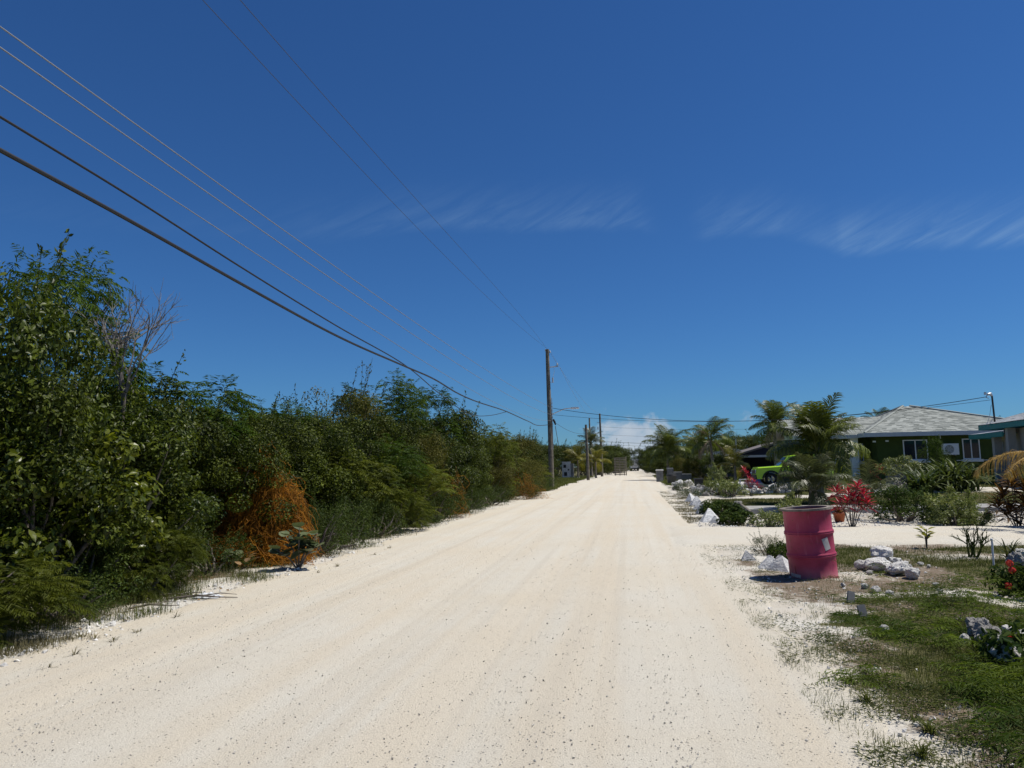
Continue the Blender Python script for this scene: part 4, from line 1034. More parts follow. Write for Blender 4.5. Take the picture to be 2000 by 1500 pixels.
# white painted pointed stones
def point_stone(seed):
    rng = np.random.default_rng(seed); b_ = MB(); h_ = 1.0; q = rng.normal(size=(5, 2)) * .10
    base = np.array([[-.5, -.4], [.5, -.45], [.55, .4], [-.45, .45]]) + q[:4]; mid = base * .55 + q[4] * .5; tip = np.array([q[4] * 1.3 + [-.05, 0], q[4] * 1.3 + [.06, .02]])
    V = np.concatenate([np.c_[base, np.zeros(4)], np.c_[mid, .48 + rng.normal(size=4) * .05], np.c_[tip, [h_, h_ * .95]]])
    b_.add(V, [(0, 1, 5, 4), (1, 2, 6, 5), (2, 3, 7, 6), (3, 0, 4, 7), (4, 5, 9, 8), (5, 6, 9), (6, 7, 8, 9), (7, 4, 8), (3, 2, 1, 0)])
    return b_.mesh('stone', M['paint_w'])


PS = [point_stone(s) for s in range(4)]
grp = 'white painted pointed stones along the right road edge'
for i_, (u, v, w_, h_, lb) in enumerate([(1460, 1094, .25, .17, 'lone small white pointed stone on the verge left of the drum'), (1503, 1110, .34, .20, 'white pointed stone leaning on its twin beside the drum'), (1524, 1113, .36, .23, 'larger white pointed stone nearest the foot of the drum'),
        (1388, 1019, .55, .36, None), (1372, 1004, .5, .34, None), (1366, 996, .5, .33, None), (1360, 988, .5, .36, None), (1354, 980, .5, .36, None), (1377, 967, .5, .4, 'white pointed stone standing apart before the rock border'), (1396, 1021, .3, .2, None)]):
    g_ = G(u, v); put('painted_stone', PS[i_ % 4], None, (g_.x, g_.y, float(gz(g_.x, g_.y)) - .02), (0, 0, rnd.uniform(-.5, .5)), (w_, w_ * .8, h_), label=lb or 'white painted pointed stone in the row along the road edge', category='stone', group=grp)

# little grey slabs (garden light stakes) on the verge
for u, v, lb, tl in ((1661, 1178, 'small grey slab stake tilted in the verge in front of the drum', .25), (1688, 1207, 'small grey slab stake leaning at the edge of the green ground cover', -.1)):
    g_ = G(u, v); t = thing('slab_stake', lb, 'stake', (g_.x, g_.y, -.01), .2, rot=(-.25, tl, .2)); b_ = MB(); b_.box((0, 0, .07), (.075, .028, .12), taper=.92); b_.build('slab', M['conc'], t); b_ = MB(); b_.box((0, 0, 0), (.02, .02, .08)); b_.build('spike', M['metal'], t)
g_ = G(1941, 1107); t = thing('marker_post', 'thin white pipe post standing in the verge near the ixora', 'post', (g_.x, g_.y, -.05)); b_ = MB(); b_.tube([(0, 0, 0), (.005, 0, .42)], .013, 10); b_.build('pipe', M['white'], t, True); b_ = MB(); b_.lathe([(0, .43), (.014, .43), (.016, .42), (.016, .40), (.012, .40)], 10); b_.build('cap', M['white'], t, True)
# bits of litter on the left
g_ = G(478, 1124)
bpts = MB(); rng = np.random.default_rng(3)
for k in range(9):
    a = rng.random() * 6.28; bpts.inst(*LEAF6, np.array([[rng.normal() * .05, rng.normal() * .05, .06 + .03 * k]]), frames(np.array([[math.cos(a), math.sin(a), .4]]), np.array([[0, 0, 1.]])), np.array([[.10, .15, .12]]), np.array([rng.random()]))
t = thing('dead_leaf_heap', 'heap of curled tan dead leaves under the sea grape seedling', 'dead leaves', (g_.x, g_.y, 0)); bpts.build('leaves', M['leaf_litter'], t)
g_ = G(405, 1168); b_ = MB(); V = []; n_ = 9
for j in range(n_):
    for i_ in range(n_): V.append(((i_ / 8 - .5) * .34, (j / 8 - .5) * .16, .012 + .07 * float(vnoise(i_ * .9, j * .9, 1, 3)) * (math.sin(math.pi * i_ / 8) * math.sin(math.pi * j / 8)) ** .5))
b_.add(V, [(j * n_ + i_, j * n_ + i_ + 1, (j + 1) * n_ + i_ + 1, (j + 1) * n_ + i_) for j in range(n_ - 1) for i_ in range(n_ - 1)])
b_.build('plastic_bag', mat('white_plastic', (.62, .64, .66), .4, vary=.1), None, False, label='crumpled white plastic bag at the left road edge', category='bag').location = (g_.x, g_.y, float(gz(g_.x, g_.y)))

# ------------------------------------------------------------------ utility poles and lines
def pole(name, label, x, y, H_, r, lean=0., parts=()):
    t_ = thing(name, label, 'pole', (x, y, float(gz(x, y)) - .1), 0, rot=(0, lean, 0)); b_ = MB()
    k_ = np.linspace(0, 1, 10); b_.tube(np.c_[np.sin(k_ * 5) * .015, np.cos(k_ * 4) * .012, k_ * (H_ + .1)], r * (1.12 - .38 * k_), 12); b_.build('shaft', M['pole'], t_, True)
    return t_


pm = G(1077.5, 955); PX, PY = pm.x, pm.y
_, PH = at(1071, 682, PX)
tp = pole('utility_pole', 'tall wooden utility pole carrying the street lamp at the end of the thicket', PX, PY, PH, .165, math.radians(-.4))
b_ = MB(); b_.tube([(.12, 0, PH - 1.15), (.60, 0, PH - 1.12)], .035, 6); b_.box((.62, 0, PH - 1.10), (.16, .10, .10)); b_.build('bracket', M['metal'], tp)
for z_, xx in ((PH - .02, -.13), (PH - .15, .17), (PH - 1.02, .64)):
    b_ = MB(); b_.lathe([(0, 0), (.045, 0), (.06, .04), (.035, .07), (.055, .1), (.03, .14), (0, .15)], 10, c=(xx, 0, z_)); b_.build('insulator', M['insul'], tp, True)
b_ = MB(); b_.box((.30, 0, PH - 2.05), (.10, .12, .34)); b_.tube([(.30, 0, PH - 1.9), (.42, 0, PH - 1.5), (.40, 0, PH - 1.15)], .012, 5); b_.tube([(.25, 0, PH - 2.2), (.16, 0, PH - 2.2)], .02, 5); b_.build('cutout_fuse', M['insul'], tp)
lz = at(1082, 806, PX)[1]
b_ = MB(); b_.tube([(.12, 0, lz - .25), (.5, -.02, lz - .08), (1.0, -.03, lz + .12), (1.45, -.04, lz + .16)], .028, 8); b_.build('lamp_arm', M['metal'], tp, True)
b_ = MB(); b_.prism([(1.40, lz + .13), (1.55, lz + .08), (2.0, lz + .10), (2.06, lz + .15), (1.95, lz + .22), (1.5, lz + .22)], -.14, .06); b_.build('lamp_head', M['lamp'], tp)
b_ = MB()
for z_ in np.linspace(lz - .9, lz + .55, 7): b_.box((.20, 0, z_), (.07, .10, .06))
b_.tube([(.19, -.05, lz - 2.6), (.20, -.05, lz + .9)], .022, 6); b_.build('conduit', M['metal'], tp)
b_ = MB(); b_.tube([(.25, 0, lz - .55), (.34, 0, lz - .75), (.40, 0, lz - .95)], [.06, .075, .04], 8); b_.build('splice_case', M['cable'], tp, True)
p2 = G(1149, 938); h2 = at(1145.5, 829, p2.x)[1]; pole('utility_pole', 'short plain wooden pole in front of the yellowing young palms', p2.x, p2.y, h2, .16, math.radians(-.7))
p3 = G(1176, 931); h3 = at(1173.5, 810, p3.x)[1]; t3 = pole('utility_pole', 'tall wooden pole right of the short plain pole', p3.x, p3.y, h3, .17, math.radians(-.3))
b_ = MB(); b_.tube([(-.1, 0, h3 - 1.2), (-.5, 0, h3 - 1.2)], .04, 5); b_.box((-.35, 0, h3 - 2.0), (.14, .14, .4)); b_.build('bracket', M['metal'], t3)
p4 = A(1153, 880, 124); h4 = at(1152.5, 818, p4.x)[1]; pole('utility_pole', 'distant wooden pole behind the lone dark palm', p4.x, p4.y, h4, .16)
pb = thing('utility_pole', 'wooden utility pole that carries the thicket cables at their near end', 'pole', (-5.5, -22, -.1)); b_ = MB(); b_.tube([(0, 0, 0), (0, 0, 9.4)], [.19, .13], 12); b_.build('shaft', M['pole'], pb, True)


def line(name, label, pts, r, m_='cable', group=None, n=60, sag=None, smooth_=False):
    """cable through given points (Catmull-Rom), or a sagging span between two"""
    P_ = np.array([tuple(p_) for p_ in pts], float)
    if sag is not None:
        s_ = np.linspace(0, 1, n)[:, None]; C_ = P_[0] * (1 - s_) + P_[-1] * s_; C_[:, 2] -= (4 * sag * s_ * (1 - s_))[:, 0]
    else:
        yy = P_[:, 1]; yn = np.concatenate([np.linspace(yy[i2], yy[i2 + 1], 12, endpoint=False) for i2 in range(len(yy) - 1)] + [yy[-1:]]); C_ = np.empty((len(yn), 3)); C_[:, 1] = yn
        if smooth_:
            for k2 in (0, 2): C_[:, k2] = np.polyval(np.polyfit(yy, P_[:, k2], 3 if k2 else 2), yn)
        else:                                                       # monotone-ish cubic through the points
            h2 = np.diff(yy)
            for k2 in (0, 2):
                dl = np.diff(P_[:, k2]) / h2; m2 = np.concatenate([dl[:1], (dl[:-1] * h2[1:] + dl[1:] * h2[:-1]) / (h2[:-1] + h2[1:]), dl[-1:]])
                i3 = np.clip(np.searchsorted(yy, yn, 'right') - 1, 0, len(h2) - 1); s2 = (yn - yy[i3]) / h2[i3]
                C_[:, k2] = (2 * s2 ** 3 - 3 * s2 ** 2 + 1) * P_[i3, k2] + (s2 ** 3 - 2 * s2 ** 2 + s2) * h2[i3] * m2[i3] + (3 * s2 ** 2 - 2 * s2 ** 3) * P_[i3 + 1, k2] + (s2 ** 3 - s2 ** 2) * h2[i3] * m2[i3 + 1]
    b_ = MB(); b_.tube(C_, r, 6); return b_.build(name, M[m_], None, True, label=label, category='cable', group=group)


def wp(u, v, X): y_, z_ = at(u, v, X); return (X, y_, z_)


ptop = (PX - .13, PY, PH + .12)
g1 = 'thin bare overhead wires at the pole tops'
line('overhead_wire', 'thin bare primary wire running from the pole top high over the road edge', [(-5.5, -22, 9.0), wp(405, 2, -5.45), wp(560, 178, -5.45), wp(700, 318, -5.5), wp(950, 585, -5.65), ptop], .0050, 'wire_dark', g1, smooth_=True)
line('overhead_wire', 'thin bare primary wire running beside its twin from the pole bracket', [(-4.9, -22, 9.0), wp(480, 2, -4.95), wp(690, 240, -5.0), wp(880, 460, -5.1), wp(1000, 610, -5.25), (PX + .62, PY, PH - .95)], .0050, 'wire_dark', g1, smooth_=True)
gl = 'low thin wires along the thicket'
line('service_wire', 'topmost of the three thin low wires above the thicket', [(-5.6, -22, 6.6), wp(0, 57, -5.6), wp(330, 287, -5.6), wp(620, 490, -5.6), wp(880, 680, -5.6), (PX + .1, PY, at(1068, 792, PX)[1])], .0075, 'wire', gl, smooth_=True)
line('service_wire', 'middle of the three thin low wires above the thicket', [(-5.6, -22, 6.4), wp(0, 96, -5.6), wp(330, 322, -5.6), wp(620, 520, -5.6), wp(880, 705, -5.6), (PX + .1, PY, at(1068, 806, PX)[1])], .0075, 'wire', gl, smooth_=True)
line('service_wire', 'lowest of the three thin low wires above the thicket', [(-5.5, -22, 6.0), wp(0, 170, -5.5), wp(330, 375, -5.5), wp(620, 578, -5.5), wp(880, 738, -5.5), (PX + .1, PY, at(1068, 818, PX)[1])], .0065, 'wire', gl, smooth_=True)
jx = wp(990, 804, -5.5)
line('telephone_cable', 'black cable that dips behind the thicket and rises to the splice', [(-5.5, -22, 5.6), wp(0, 228, -5.5), wp(230, 368, -5.5), wp(460, 515, -5.5), wp(650, 632, -5.5), wp(795, 716, -5.5), wp(860, 770, -5.6), wp(930, 812, -5.7), wp(960, 811, -5.6), jx], .0125)
line('telephone_cable', 'thick sagging black cable with kinks running to the utility pole', [(-5.3, -22, 5.2), wp(0, 293, -5.3), wp(230, 418, -5.3), wp(460, 548, -5.3), wp(650, 652, -5.35), wp(790, 715, -5.4), wp(845, 739, -5.4), wp(890, 766, -5.45), jx, wp(1030, 822, -5.55), wp(1055, 831, -5.7), (PX, PY, at(1076, 830, PX)[1])], .021)
# service drop across the road to the house mast
mast_top = A(1927, 775, 37.0); mast_low = A(1935, 781, 37.0)
z1 = at(1082, 803, PX)[1]
line('service_drop', 'black service cable crossing from the street lamp pole to the roof mast', [(PX + .2, PY, z1), mast_top], .017, n=70, sag=1.05)
line('service_drop', 'thinner black cable below the service cable crossing to the roof mast', [(PX + .2, PY, z1 - .45), mast_low], .011, n=70, sag=.75)
line('telephone_cable', 'black cable falling from the splice case into the trees beyond the pole', [(PX + .35, PY, at(1085, 838, PX)[1]), (-8.0, 84, 3.6)], .022, sag=.25)
for (a_, b2, sg) in (((PX + .1, PY, PH - .1), (p3.x, p3.y, h3), .9), ((PX + .62, PY, PH - 1.0), (p3.x - .4, p3.y, h3 - 1.1), .9)):
    line('overhead_wire', 'thin wire between the lamp pole and the next tall pole', [a_, b2], .008, 'wire', 'wires between the two tall poles', sag=sg)
line('service_wire', 'low wire between the lamp pole and the short plain pole', [(PX + .1, PY, z1 - .8), (p2.x, p2.y, h2 - .9)], .011, 'cable', sag=.4)
for za, zb, r_ in ((1.9, 6.3, .014), (3.0, 5.2, .012), (4.0, 4.3, .022), (4.4, 3.9, .014)):
    line('service_drop', 'distant cable crossing the road from the far tall pole', [(p3.x, p3.y, h3 - za), (26, 104, zb)], r_, 'cable', 'distant cables crossing the road', sag=.45)
# roof mast
b0 = A(1943, 822, 37.2)
t = thing('service_mast', 'bent dark service mast with weatherhead standing on the teal-edged roof', 'mast', (b0.x, b0.y, b0.z - .25))
up = np.array(tuple(A(1937, 770, 37.2))) - np.array([b0.x, b0.y, b0.z - .25])
b_ = MB(); b_.tube([(0, 0, 0), up * .55, up * .97], .045, 8); b_.build('pipe', M['cable'], t, True)
b_ = MB(); b_.tube([up * .95, up + np.array([-.06, 0, .02]), up + np.array([-.2, 0, .0])], [.06, .085, .06], 8); b_.build('weatherhead', M['metal'], t, True)
b_ = MB(); b_.tube([up + np.array([-.2, 0, 0]), up + np.array([-.27, 0, -.15]), up + np.array([-.16, 0, -.2])], .022, 6); b_.box(up + np.array([-.30, 0, .05]), (.10, .06, .14)); b_.build('clamp', M['metal'], t)
b_ = MB(); b_.tube([(-.10, -.05, .35), (-.35, -.05, -.0)], .012, 5); b_.tube([(-.42, -.05, .05), (-.25, -.05, .45), (-.12, -.05, 1.05)], .012, 5); b_.build('stay', M['metal'], t)

# ------------------------------------------------------------------ green house
wallg = mat('dark_green_stucco', (.046, .070, .012), .9, vary=.12, nscale=2, bump=.01, bscale=50)
shing = mat('grey_shingle', (.15, .165, .15), .92, col2=(.42, .44, .405), tint=1)
fasc = mat('grey_white_fascia', (.50, .52, .55), .6, vary=.08)
porch = mat('beige_wall', (.42, .38, .33), .9, vary=.1)  # plain beige of the porch columns, porch back wall and shed


def shingles(b_, quad, rng, course=.16, tab=.32, lift=.012):
    """courses of overlapping tabs over the quad a(left low) b(right low) c(right top) d(left top)"""
    a_, b2, c_, d_ = [np.array(q, float) for q in quad]; n_ = unit(np.cross(b2 - a_, d_ - a_)); hl = np.linalg.norm((d_ + c_) / 2 - (a_ + b2) / 2); nc = int(hl / course)
    for r_ in range(nc):
        f0, f1 = r_ / nc, (r_ + 1.12) / nc; l0, r0_, l1, r1_ = a_ + (d_ - a_) * f0, b2 + (c_ - b2) * f0, a_ + (d_ - a_) * min(1, f1), b2 + (c_ - b2) * min(1, f1)
        w0 = np.linalg.norm(r0_ - l0); k_ = max(1, int(round(w0 / tab)))
        e_ = (np.arange(k_ + 1) + (rng.random(k_ + 1) - .5) * .35) / k_; e_[0], e_[-1] = 0, 1
        for j in range(k_):
            up_ = lift * (1 + rng.random() * .5)
            q = [l0 + (r0_ - l0) * e_[j] + n_ * up_, l0 + (r0_ - l0) * e_[j + 1] + n_ * up_, l1 + (r1_ - l1) * e_[j + 1] + n_ * .002, l1 + (r1_ - l1) * e_[j] + n_ * .002]
            low = [q[0] - n_ * (up_ - .001), q[1] - n_ * (up_ - .001)]
            b_.add(q + low, [(0, 1, 2, 3), (4, 5, 1, 0)], rng.random() ** 1.2)


def window(parent, x0, x1, z0, z1, y, bars=1, blind=False):
    """white framed sliding window in a wall facing -Y at y"""
    f_ = MB(); w_ = .06
    f_.bx(x0, x1, y - .05, y + .03, z1 - w_, z1); f_.bx(x0, x1, y - .05, y + .03, z0, z0 + w_); f_.bx(x0, x0 + w_, y - .048, y + .03, z0 + w_, z1 - w_); f_.bx(x1 - w_, x1, y - .048, y + .03, z0 + w_, z1 - w_)
    for i2 in range(bars): xx = x0 + (x1 - x0) * (i2 + 1) / (bars + 1); f_.bx(xx - .03, xx + .03, y - .044, y + .03, z0 + w_, z1 - w_)
    wo_ = f_.build('window', M['white'], parent)
    for i2 in range(bars + 1):
        xa = x0 + w_ + (x1 - x0 - 2 * w_) * i2 / (bars + 1) + .03 * (i2 > 0); xb = x0 + w_ + (x1 - x0 - 2 * w_) * (i2 + 1) / (bars + 1) - .03 * (i2 < bars)
        g_ = MB(); g_.bx(xa, xb, y - .012, y - .006, z0 + w_, z1 - w_); g_.build('pane', M['glass'], wo_)
    c_ = MB(); c_.bx(x0 + .02, x1 - .02, y + .032, y + .04, z0 + .02, z1 - .02); c_.build('curtain', M['curtain'], wo_)
    s_ = MB(); s_.bx(x0 - .1, x1 + .1, y - .14, y - .002, z0 - .15, z0 - .002); s_.build('sill', M['white'], wo_)


D0 = 45.0
e1 = A(1712, 856, D0); e2 = A(1905, 850, D0)
hx0, hy = e1.x, e1.y; zeave = 3.0
ang = 0.0
GH = thing('green_house', 'dark green single-storey house with grey shingled hip roof', 'house', (0, 0, 0))
x_of = lambda u, v=880: ray(u, v).x / ray(u, v).y * hy
HX1 = x_of(2060)
zb = .2
b_ = MB(); b_.bx(hx0, HX1, hy, hy + 9, zb - .3, zeave); b_.bx(hx0 - 4.6, hx0 - .002, hy + 1.6, hy + 8, zb - .3, zeave - .02); b_.build('wall', wallg, GH)
# roof: hip over the main block, lower wing to the left
ov = .6; zt = at(1817, 797, x_of(1817))[1] ; zt = 5.05
rx0, rx1, ry0, ry1 = hx0 - ov - .25, HX1 + ov, hy - ov, hy + 9 + ov
ax = x_of(1817, 797); apex = (ax, hy + 4.5, zt); apex2 = (ax + .4, hy + 4.5, zt)
rng = np.random.default_rng(77); b_ = MB(); zr = zeave + .16
c00, c10, c11, c01 = (rx0, ry0, zr), (rx1, ry0, zr), (rx1, ry1, zr), (rx0, ry1, zr)
under = MB(); dn_ = np.array([0, 0, -.03])
for q in ((c00, c10, apex2, apex), (c01, c00, apex, apex), (c10, c11, apex2, apex2), (c11, c01, apex, apex2)):
    shingles(b_, q, rng)
    qq = [np.array(p_) + dn_ for p_ in q]; under.add(qq, [(0, 1, 2, 3)] if np.linalg.norm(qq[2] - qq[3]) > .01 else [(0, 1, 2)])
# left wing gable running along x
wx0 = hx0 - 5.2; wy0, wy1 = hy + .7, hy + 8.3; wr = zr + 1.25; wm = (wy0 + wy1) / 2; zw = zr - .04
for q in (((wx0, wy0, zw), (hx0 + 2, wy0, zw), (hx0 + 2, wm, wr), (wx0, wm, wr)), ((hx0 + 2, wy1, zw), (wx0, wy1, zw), (wx0, wm, wr), (hx0 + 2, wm, wr))):
    shingles(b_, q, rng); under.add([np.array(p_) + dn_ for p_ in q], [(0, 1, 2, 3)])
ro = under.build('roof', fasc, GH)
b_.build('shingles', shing, ro, kind='stuff')
b_ = MB()
for p_, q_ in ((c00, apex), (c10, apex2), (c01, apex)): b_.tube([np.array(p_) + [0, 0, .03], np.array(q_) + [0, 0, .03]], .07, 5, .6)
b_.build('hip_cap', shing, ro)
b_ = MB(); b_.bx(rx0, rx1, ry0 - .03, ry0, zr - .23, zr + .02); b_.bx(rx0 - .03, rx0, ry0 - .03, ry1, zr - .23, zr + .02); b_.bx(wx0, rx0 - .032, wy0 - .03, wy0, zw - .22, zw + .015); b_.build('fascia', fasc, GH)
b_ = MB(); b_.bx(rx0, rx1, ry0, hy - .002, zr - .2, zr - .17); b_.bx(wx0, rx0 - .032, wy0, hy + 1.598, zw - .2, zw - .17); b_.build('soffit', mat('pale_soffit', (.42, .42, .40), .8), GH)
window(GH, x_of(1764), x_of(1812), 1.50, 2.72, hy, 1); window(GH, x_of(1880), x_of(1914), 1.50, 2.72, hy, 1)
window(GH, x_of(1694) - .25, x_of(1712) - .30, 1.45, 2.6, hy + 1.6, 1); window(GH, x_of(1654) - .3, x_of(1668) - .3, 1.45, 2.6, hy + 1.6, 1)
b_ = MB(); xx = x_of(1678); b_.bx(xx - .22, xx + .22, hy + .9, hy + 1.3, zb - .2, zw - .2); b_.build('porch_column', M['white'], GH)
b_ = MB(); b_.bx(x_of(1866), x_of(1932), hy - .07, hy - .045, 1.42, 1.46); b_.build('pipe_run', M['white'], GH)
b_ = MB(); b_.tube([(x_of(1838), hy - .06, 2.75), (x_of(1837), hy - .1, 2.95), (x_of(1835), hy - .05, 2.92)], .03, 6); b_.build('vent_pipe', M['white'], GH, True)
for u_, z_ in ((1733, 2.68), (1708, 2.66), (1924, 2.72)):
    b_ = MB(); b_.box((x_of(u_), hy - .06, z_), (.16, .1, .10)); b_.build('wall_lamp', M['white'], GH)
# air conditioner on the wall
acx0, acx1 = x_of(1838), x_of(1868)
AC = thing('air_conditioner', 'white outdoor air conditioner mounted on the green house wall', 'air conditioner', ((acx0 + acx1) / 2, hy - .02, 1.78)); aw = acx1 - acx0
b_ = MB(); b_.bx(-aw / 2, aw / 2, -.36, -.02, 0, .66); b_.build('casing', M['white'], AC)
b_ = MB(); b_.lathe([(.27, 0), (.27, .012), (.25, .012), (.25, 0)], 28); m_ = b_.mesh('fan_ring', M['white']); put('fan_ring', m_, AC, (-aw * .12, -.362, .33), (math.pi / 2, 0, 0))
b_ = MB(); b_.lathe([(0, .004), (.25, .004), (.25, 0), (0, 0)], 28); put('fan_recess', b_.mesh('fan_recess', mat('dark_grille', (.16, .17, .16), .7)), AC, (-aw * .12, -.361, .33), (math.pi / 2, 0, 0))
b_ = MB()
for r_ in (.06, .11, .16, .21): b_.lathe([(r_, .008), (r_ + .012, .012), (r_ + .012, .008)], 24)
for a in range(6): b_.box((math.cos(a * math.pi / 3) * .12, math.sin(a * math.pi / 3) * .12, .010), (.2, .012, .006), a * math.pi / 3)
put('fan_guard', b_.mesh('fan_guard', M['white']), AC, (-aw * .12, -.362, .33), (math.pi / 2, 0, 0))
b_ = MB(); b_.bx(-aw * .3, -aw * .26, -.34, 0, -.05, 0); b_.bx(aw * .26, aw * .3, -.34, 0, -.05, 0); b_.build('bracket', M['metal'], AC)
# grey garden panel in front of the house
p_ = A(1750, 925, 36); b_ = MB(); t = thing('utility_cabinet', 'grey utility cabinet standing on the lawn before the green house', 'cabinet', (p_.x, p_.y, float(gz(p_.x, p_.y)) - .03))
b_.bx(-.42, .42, -.2, .2, 0, .98); b_.build('cabinet_body', M['conc'], t); b_ = MB(); b_.bx(-.40, -.01, -.215, -.202, .08, .92); b_.bx(.01, .40, -.215, -.202, .08, .92); b_.build('cabinet_door', mat('grey_panel', (.20, .21, .23), .5, vary=.1), t)
b_ = MB(); b_.bx(-.46, .46, -.24, .24, .982, 1.03); b_.build('cabinet_lid', M['conc'], t)

# ------------------------------------------------------------------ teal-edged house on the right
teal = mat('teal_paint', (.028, .235, .205), .5, vary=.15, nscale=2)
wallw = mat('pale_beige_wall', (.48, .43, .36), .85, vary=.08, nscale=1.5)
c1_ = A(1912, 831.5, 38.5); c2_ = A(2000, 818.7, 33.5)
dirx = np.array([c2_.x - c1_.x, c2_.y - c1_.y]); TL = np.linalg.norm(dirx); rz_ = math.atan2(dirx[1], dirx[0])
TH = thing('teal_house', 'pale house with teal eaves and barred dark door at the right edge', 'house', (c1_.x, c1_.y, 0), rz_)   # local x runs along the eave towards the camera, local y into the house
ez = c1_.z; LEN = TL + 7.0
sgn = 1.0
def ly(v_): return v_ * sgn
b_ = MB(); b_.bx(1.0, LEN, .75, 8, .0, ez - .25); b_.build('wall', wallw, TH)
b_ = MB(); b_.bx(-.0, LEN, -.03, .03, ez - .26, ez); b_.bx(-.03, -.001, -.03, 8.6, ez - .26, ez); b_.build('fascia', teal, TH)
b_ = MB(); b_.bx(0, LEN, .031, .75, ez - .2, ez - .17); b_.build('soffit', teal, TH)
rb = MB(); rng = np.random.default_rng(78)
q1 = ((0, -.05, ez + .01), (LEN, -.05, ez + .01), (LEN, 4.3, ez + 1.45), (4.3, 4.3, ez + 1.45)); q2 = ((0, 8.6, ez + .01), (0, -.05, ez + .01), (4.3, 4.3, ez + 1.45), (4.3, 4.3, ez + 1.45))
under = MB(); under.add([np.array(p_) - [0, 0, .02] for p_ in q1], [(0, 1, 2, 3)]); under.add([np.array(p_) - [0, 0, .02] for p_ in q2[:3]], [(0, 1, 2)])
ro = under.build('roof', fasc, TH)
shingles(rb, q1, rng); shingles(rb, q2, rng); rb.build('shingles', mat('pale_shingle', (.30, .32, .33), .9, col2=(.52, .54, .55), tint=1), ro, kind='stuff')
# lower porch roof at the far end
lz0 = ez - .42
b_ = MB(); b_.bx(-1.6, 2.6, .05, .11, lz0 - .24, lz0); b_.bx(-1.66, -1.602, .05, 5, lz0 - .24, lz0); b_.bx(-1.6, 2.6, .112, .74, lz0 - .1, lz0 - .06); b_.build('porch_fascia', teal, TH)
b_ = MB(); b_.add([(-1.66, .04, lz0 + .012), (2.6, .04, lz0 + .012), (2.6, 3.2, lz0 + .4), (-.6, 3.2, lz0 + .4)], [(0, 1, 2, 3)]); b_.build('porch_roof', fasc, TH)
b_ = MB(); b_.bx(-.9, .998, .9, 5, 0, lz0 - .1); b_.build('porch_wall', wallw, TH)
b_ = MB(); b_.bx(-.2, .45, .84, .897, .3, 2.36); b_.build('door_frame', M['white'], TH)
d_ = MB(); d_.bx(-.12, .37, .80, .838, .32, 2.28); do = d_.build('door', mat('dark_door', (.012, .016, .022), .4), TH)
b_ = MB()
for k_ in range(4): b_.bx(-.08 + k_ * .13, -.055 + k_ * .13, .78, .797, .36, 2.24)
for z_ in (.7, 1.2, 1.7): b_.bx(-.1, .35, .76, .778, z_, z_ + .03)
b_.build('security_bar', mat('grey_bars', (.18, .19, .20), .5), do)
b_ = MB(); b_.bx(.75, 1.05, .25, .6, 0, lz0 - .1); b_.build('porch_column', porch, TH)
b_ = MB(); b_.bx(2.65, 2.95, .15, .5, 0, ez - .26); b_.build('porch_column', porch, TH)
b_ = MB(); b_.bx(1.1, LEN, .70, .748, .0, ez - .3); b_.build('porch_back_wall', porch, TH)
b_ = MB(); b_.bx(-.72, -.5, .82, .897, 1.35, 1.75); b_.build('meter_box', mat('meter_grey', (.16, .16, .17), .6), TH)
b_ = MB(); b_.bx(-.62, -.59, .86, .897, 1.75, lz0 - .15); b_.build('meter_conduit', M['metal'], TH)

# ------------------------------------------------------------------ navy gabled house with carport
NH = thing('navy_house', 'navy house with a low gable over an open carport behind the car', 'house', (0, 0, 0))
pl_, pr_, pk = A(1432, 889, 66), A(1560, 889, 66), A(1520, 862, 66); ny = pl_.y
navy = mat('navy_board', (.010, .013, .040), .7, vary=.1)
gx0, gx1, gz0 = pl_.x, pl_.x + 2 * (pk.x - pl_.x), pl_.z; gm = pk.x; gzt = pk.z
b_ = MB(); b_.prism([(gx0 + .5, gz0 - .02), (gx1 - .5, gz0 - .02), (gm, gzt - .1)], ny, ny + .15); b_.build('gable', navy, NH)
b_ = MB(); b_.add([(gx0, ny - .4, gz0), (gm, ny - .4, gzt), (gm, ny + 9, gzt), (gx0, ny + 9, gz0), (gx1, ny - .4, gz0), (gx1, ny + 9, gz0)], [(0, 1, 2, 3), (1, 4, 5, 2)])
b_.add([(gx0, ny - .4, gz0 - .15), (gm, ny - .4, gzt - .15), (gm, ny - .4, gzt + .01), (gx0, ny - .4, gz0 + .01), (gx1, ny - .4, gz0 - .15), (gx1, ny - .4, gz0 + .01)], [(0, 1, 2, 3), (1, 4, 5, 2)]); b_.build('roof', mat('brown_grey_roof', (.16, .14, .13), .8, vary=.15), NH)
b_ = MB(); b_.bx(gx0 + .3, gx1 - .3, ny - .02, ny + .2, gz0 - .22, gz0 - .03); b_.build('beam', fasc, NH)
for xx in (gx0 + .5, gm, gx1 - .5):
    b_ = MB(); b_.bx(xx - .12, xx + .12, ny + .0, ny + .198, 0, gz0 - .222); b_.build('post', navy, NH)
b_ = MB(); b_.bx(gx0 + .5, gx1 - .5, ny + 4, ny + 9, 0, gz0 - .1); b_.build('wall', navy, NH)
mx = A(1437, 858, 70); b_ = MB(); b_.tube([(mx.x, mx.y, 0), (mx.x, mx.y, mx.z)], .035, 6); b_.build('vent_pole', M['metal'], None, True, label='thin metal pole standing beside the navy house', category='pole')
WH = thing('white_roof_shed', 'low pale-roofed building glimpsed left of the navy house', 'building', (0, 0, 0)); q_ = A(1418, 884, 84)
b_ = MB(); b_.bx(q_.x - 2.2, q_.x + 3.4, q_.y, q_.y + 5, 0, 2.55); b_.build('wall', porch, WH)
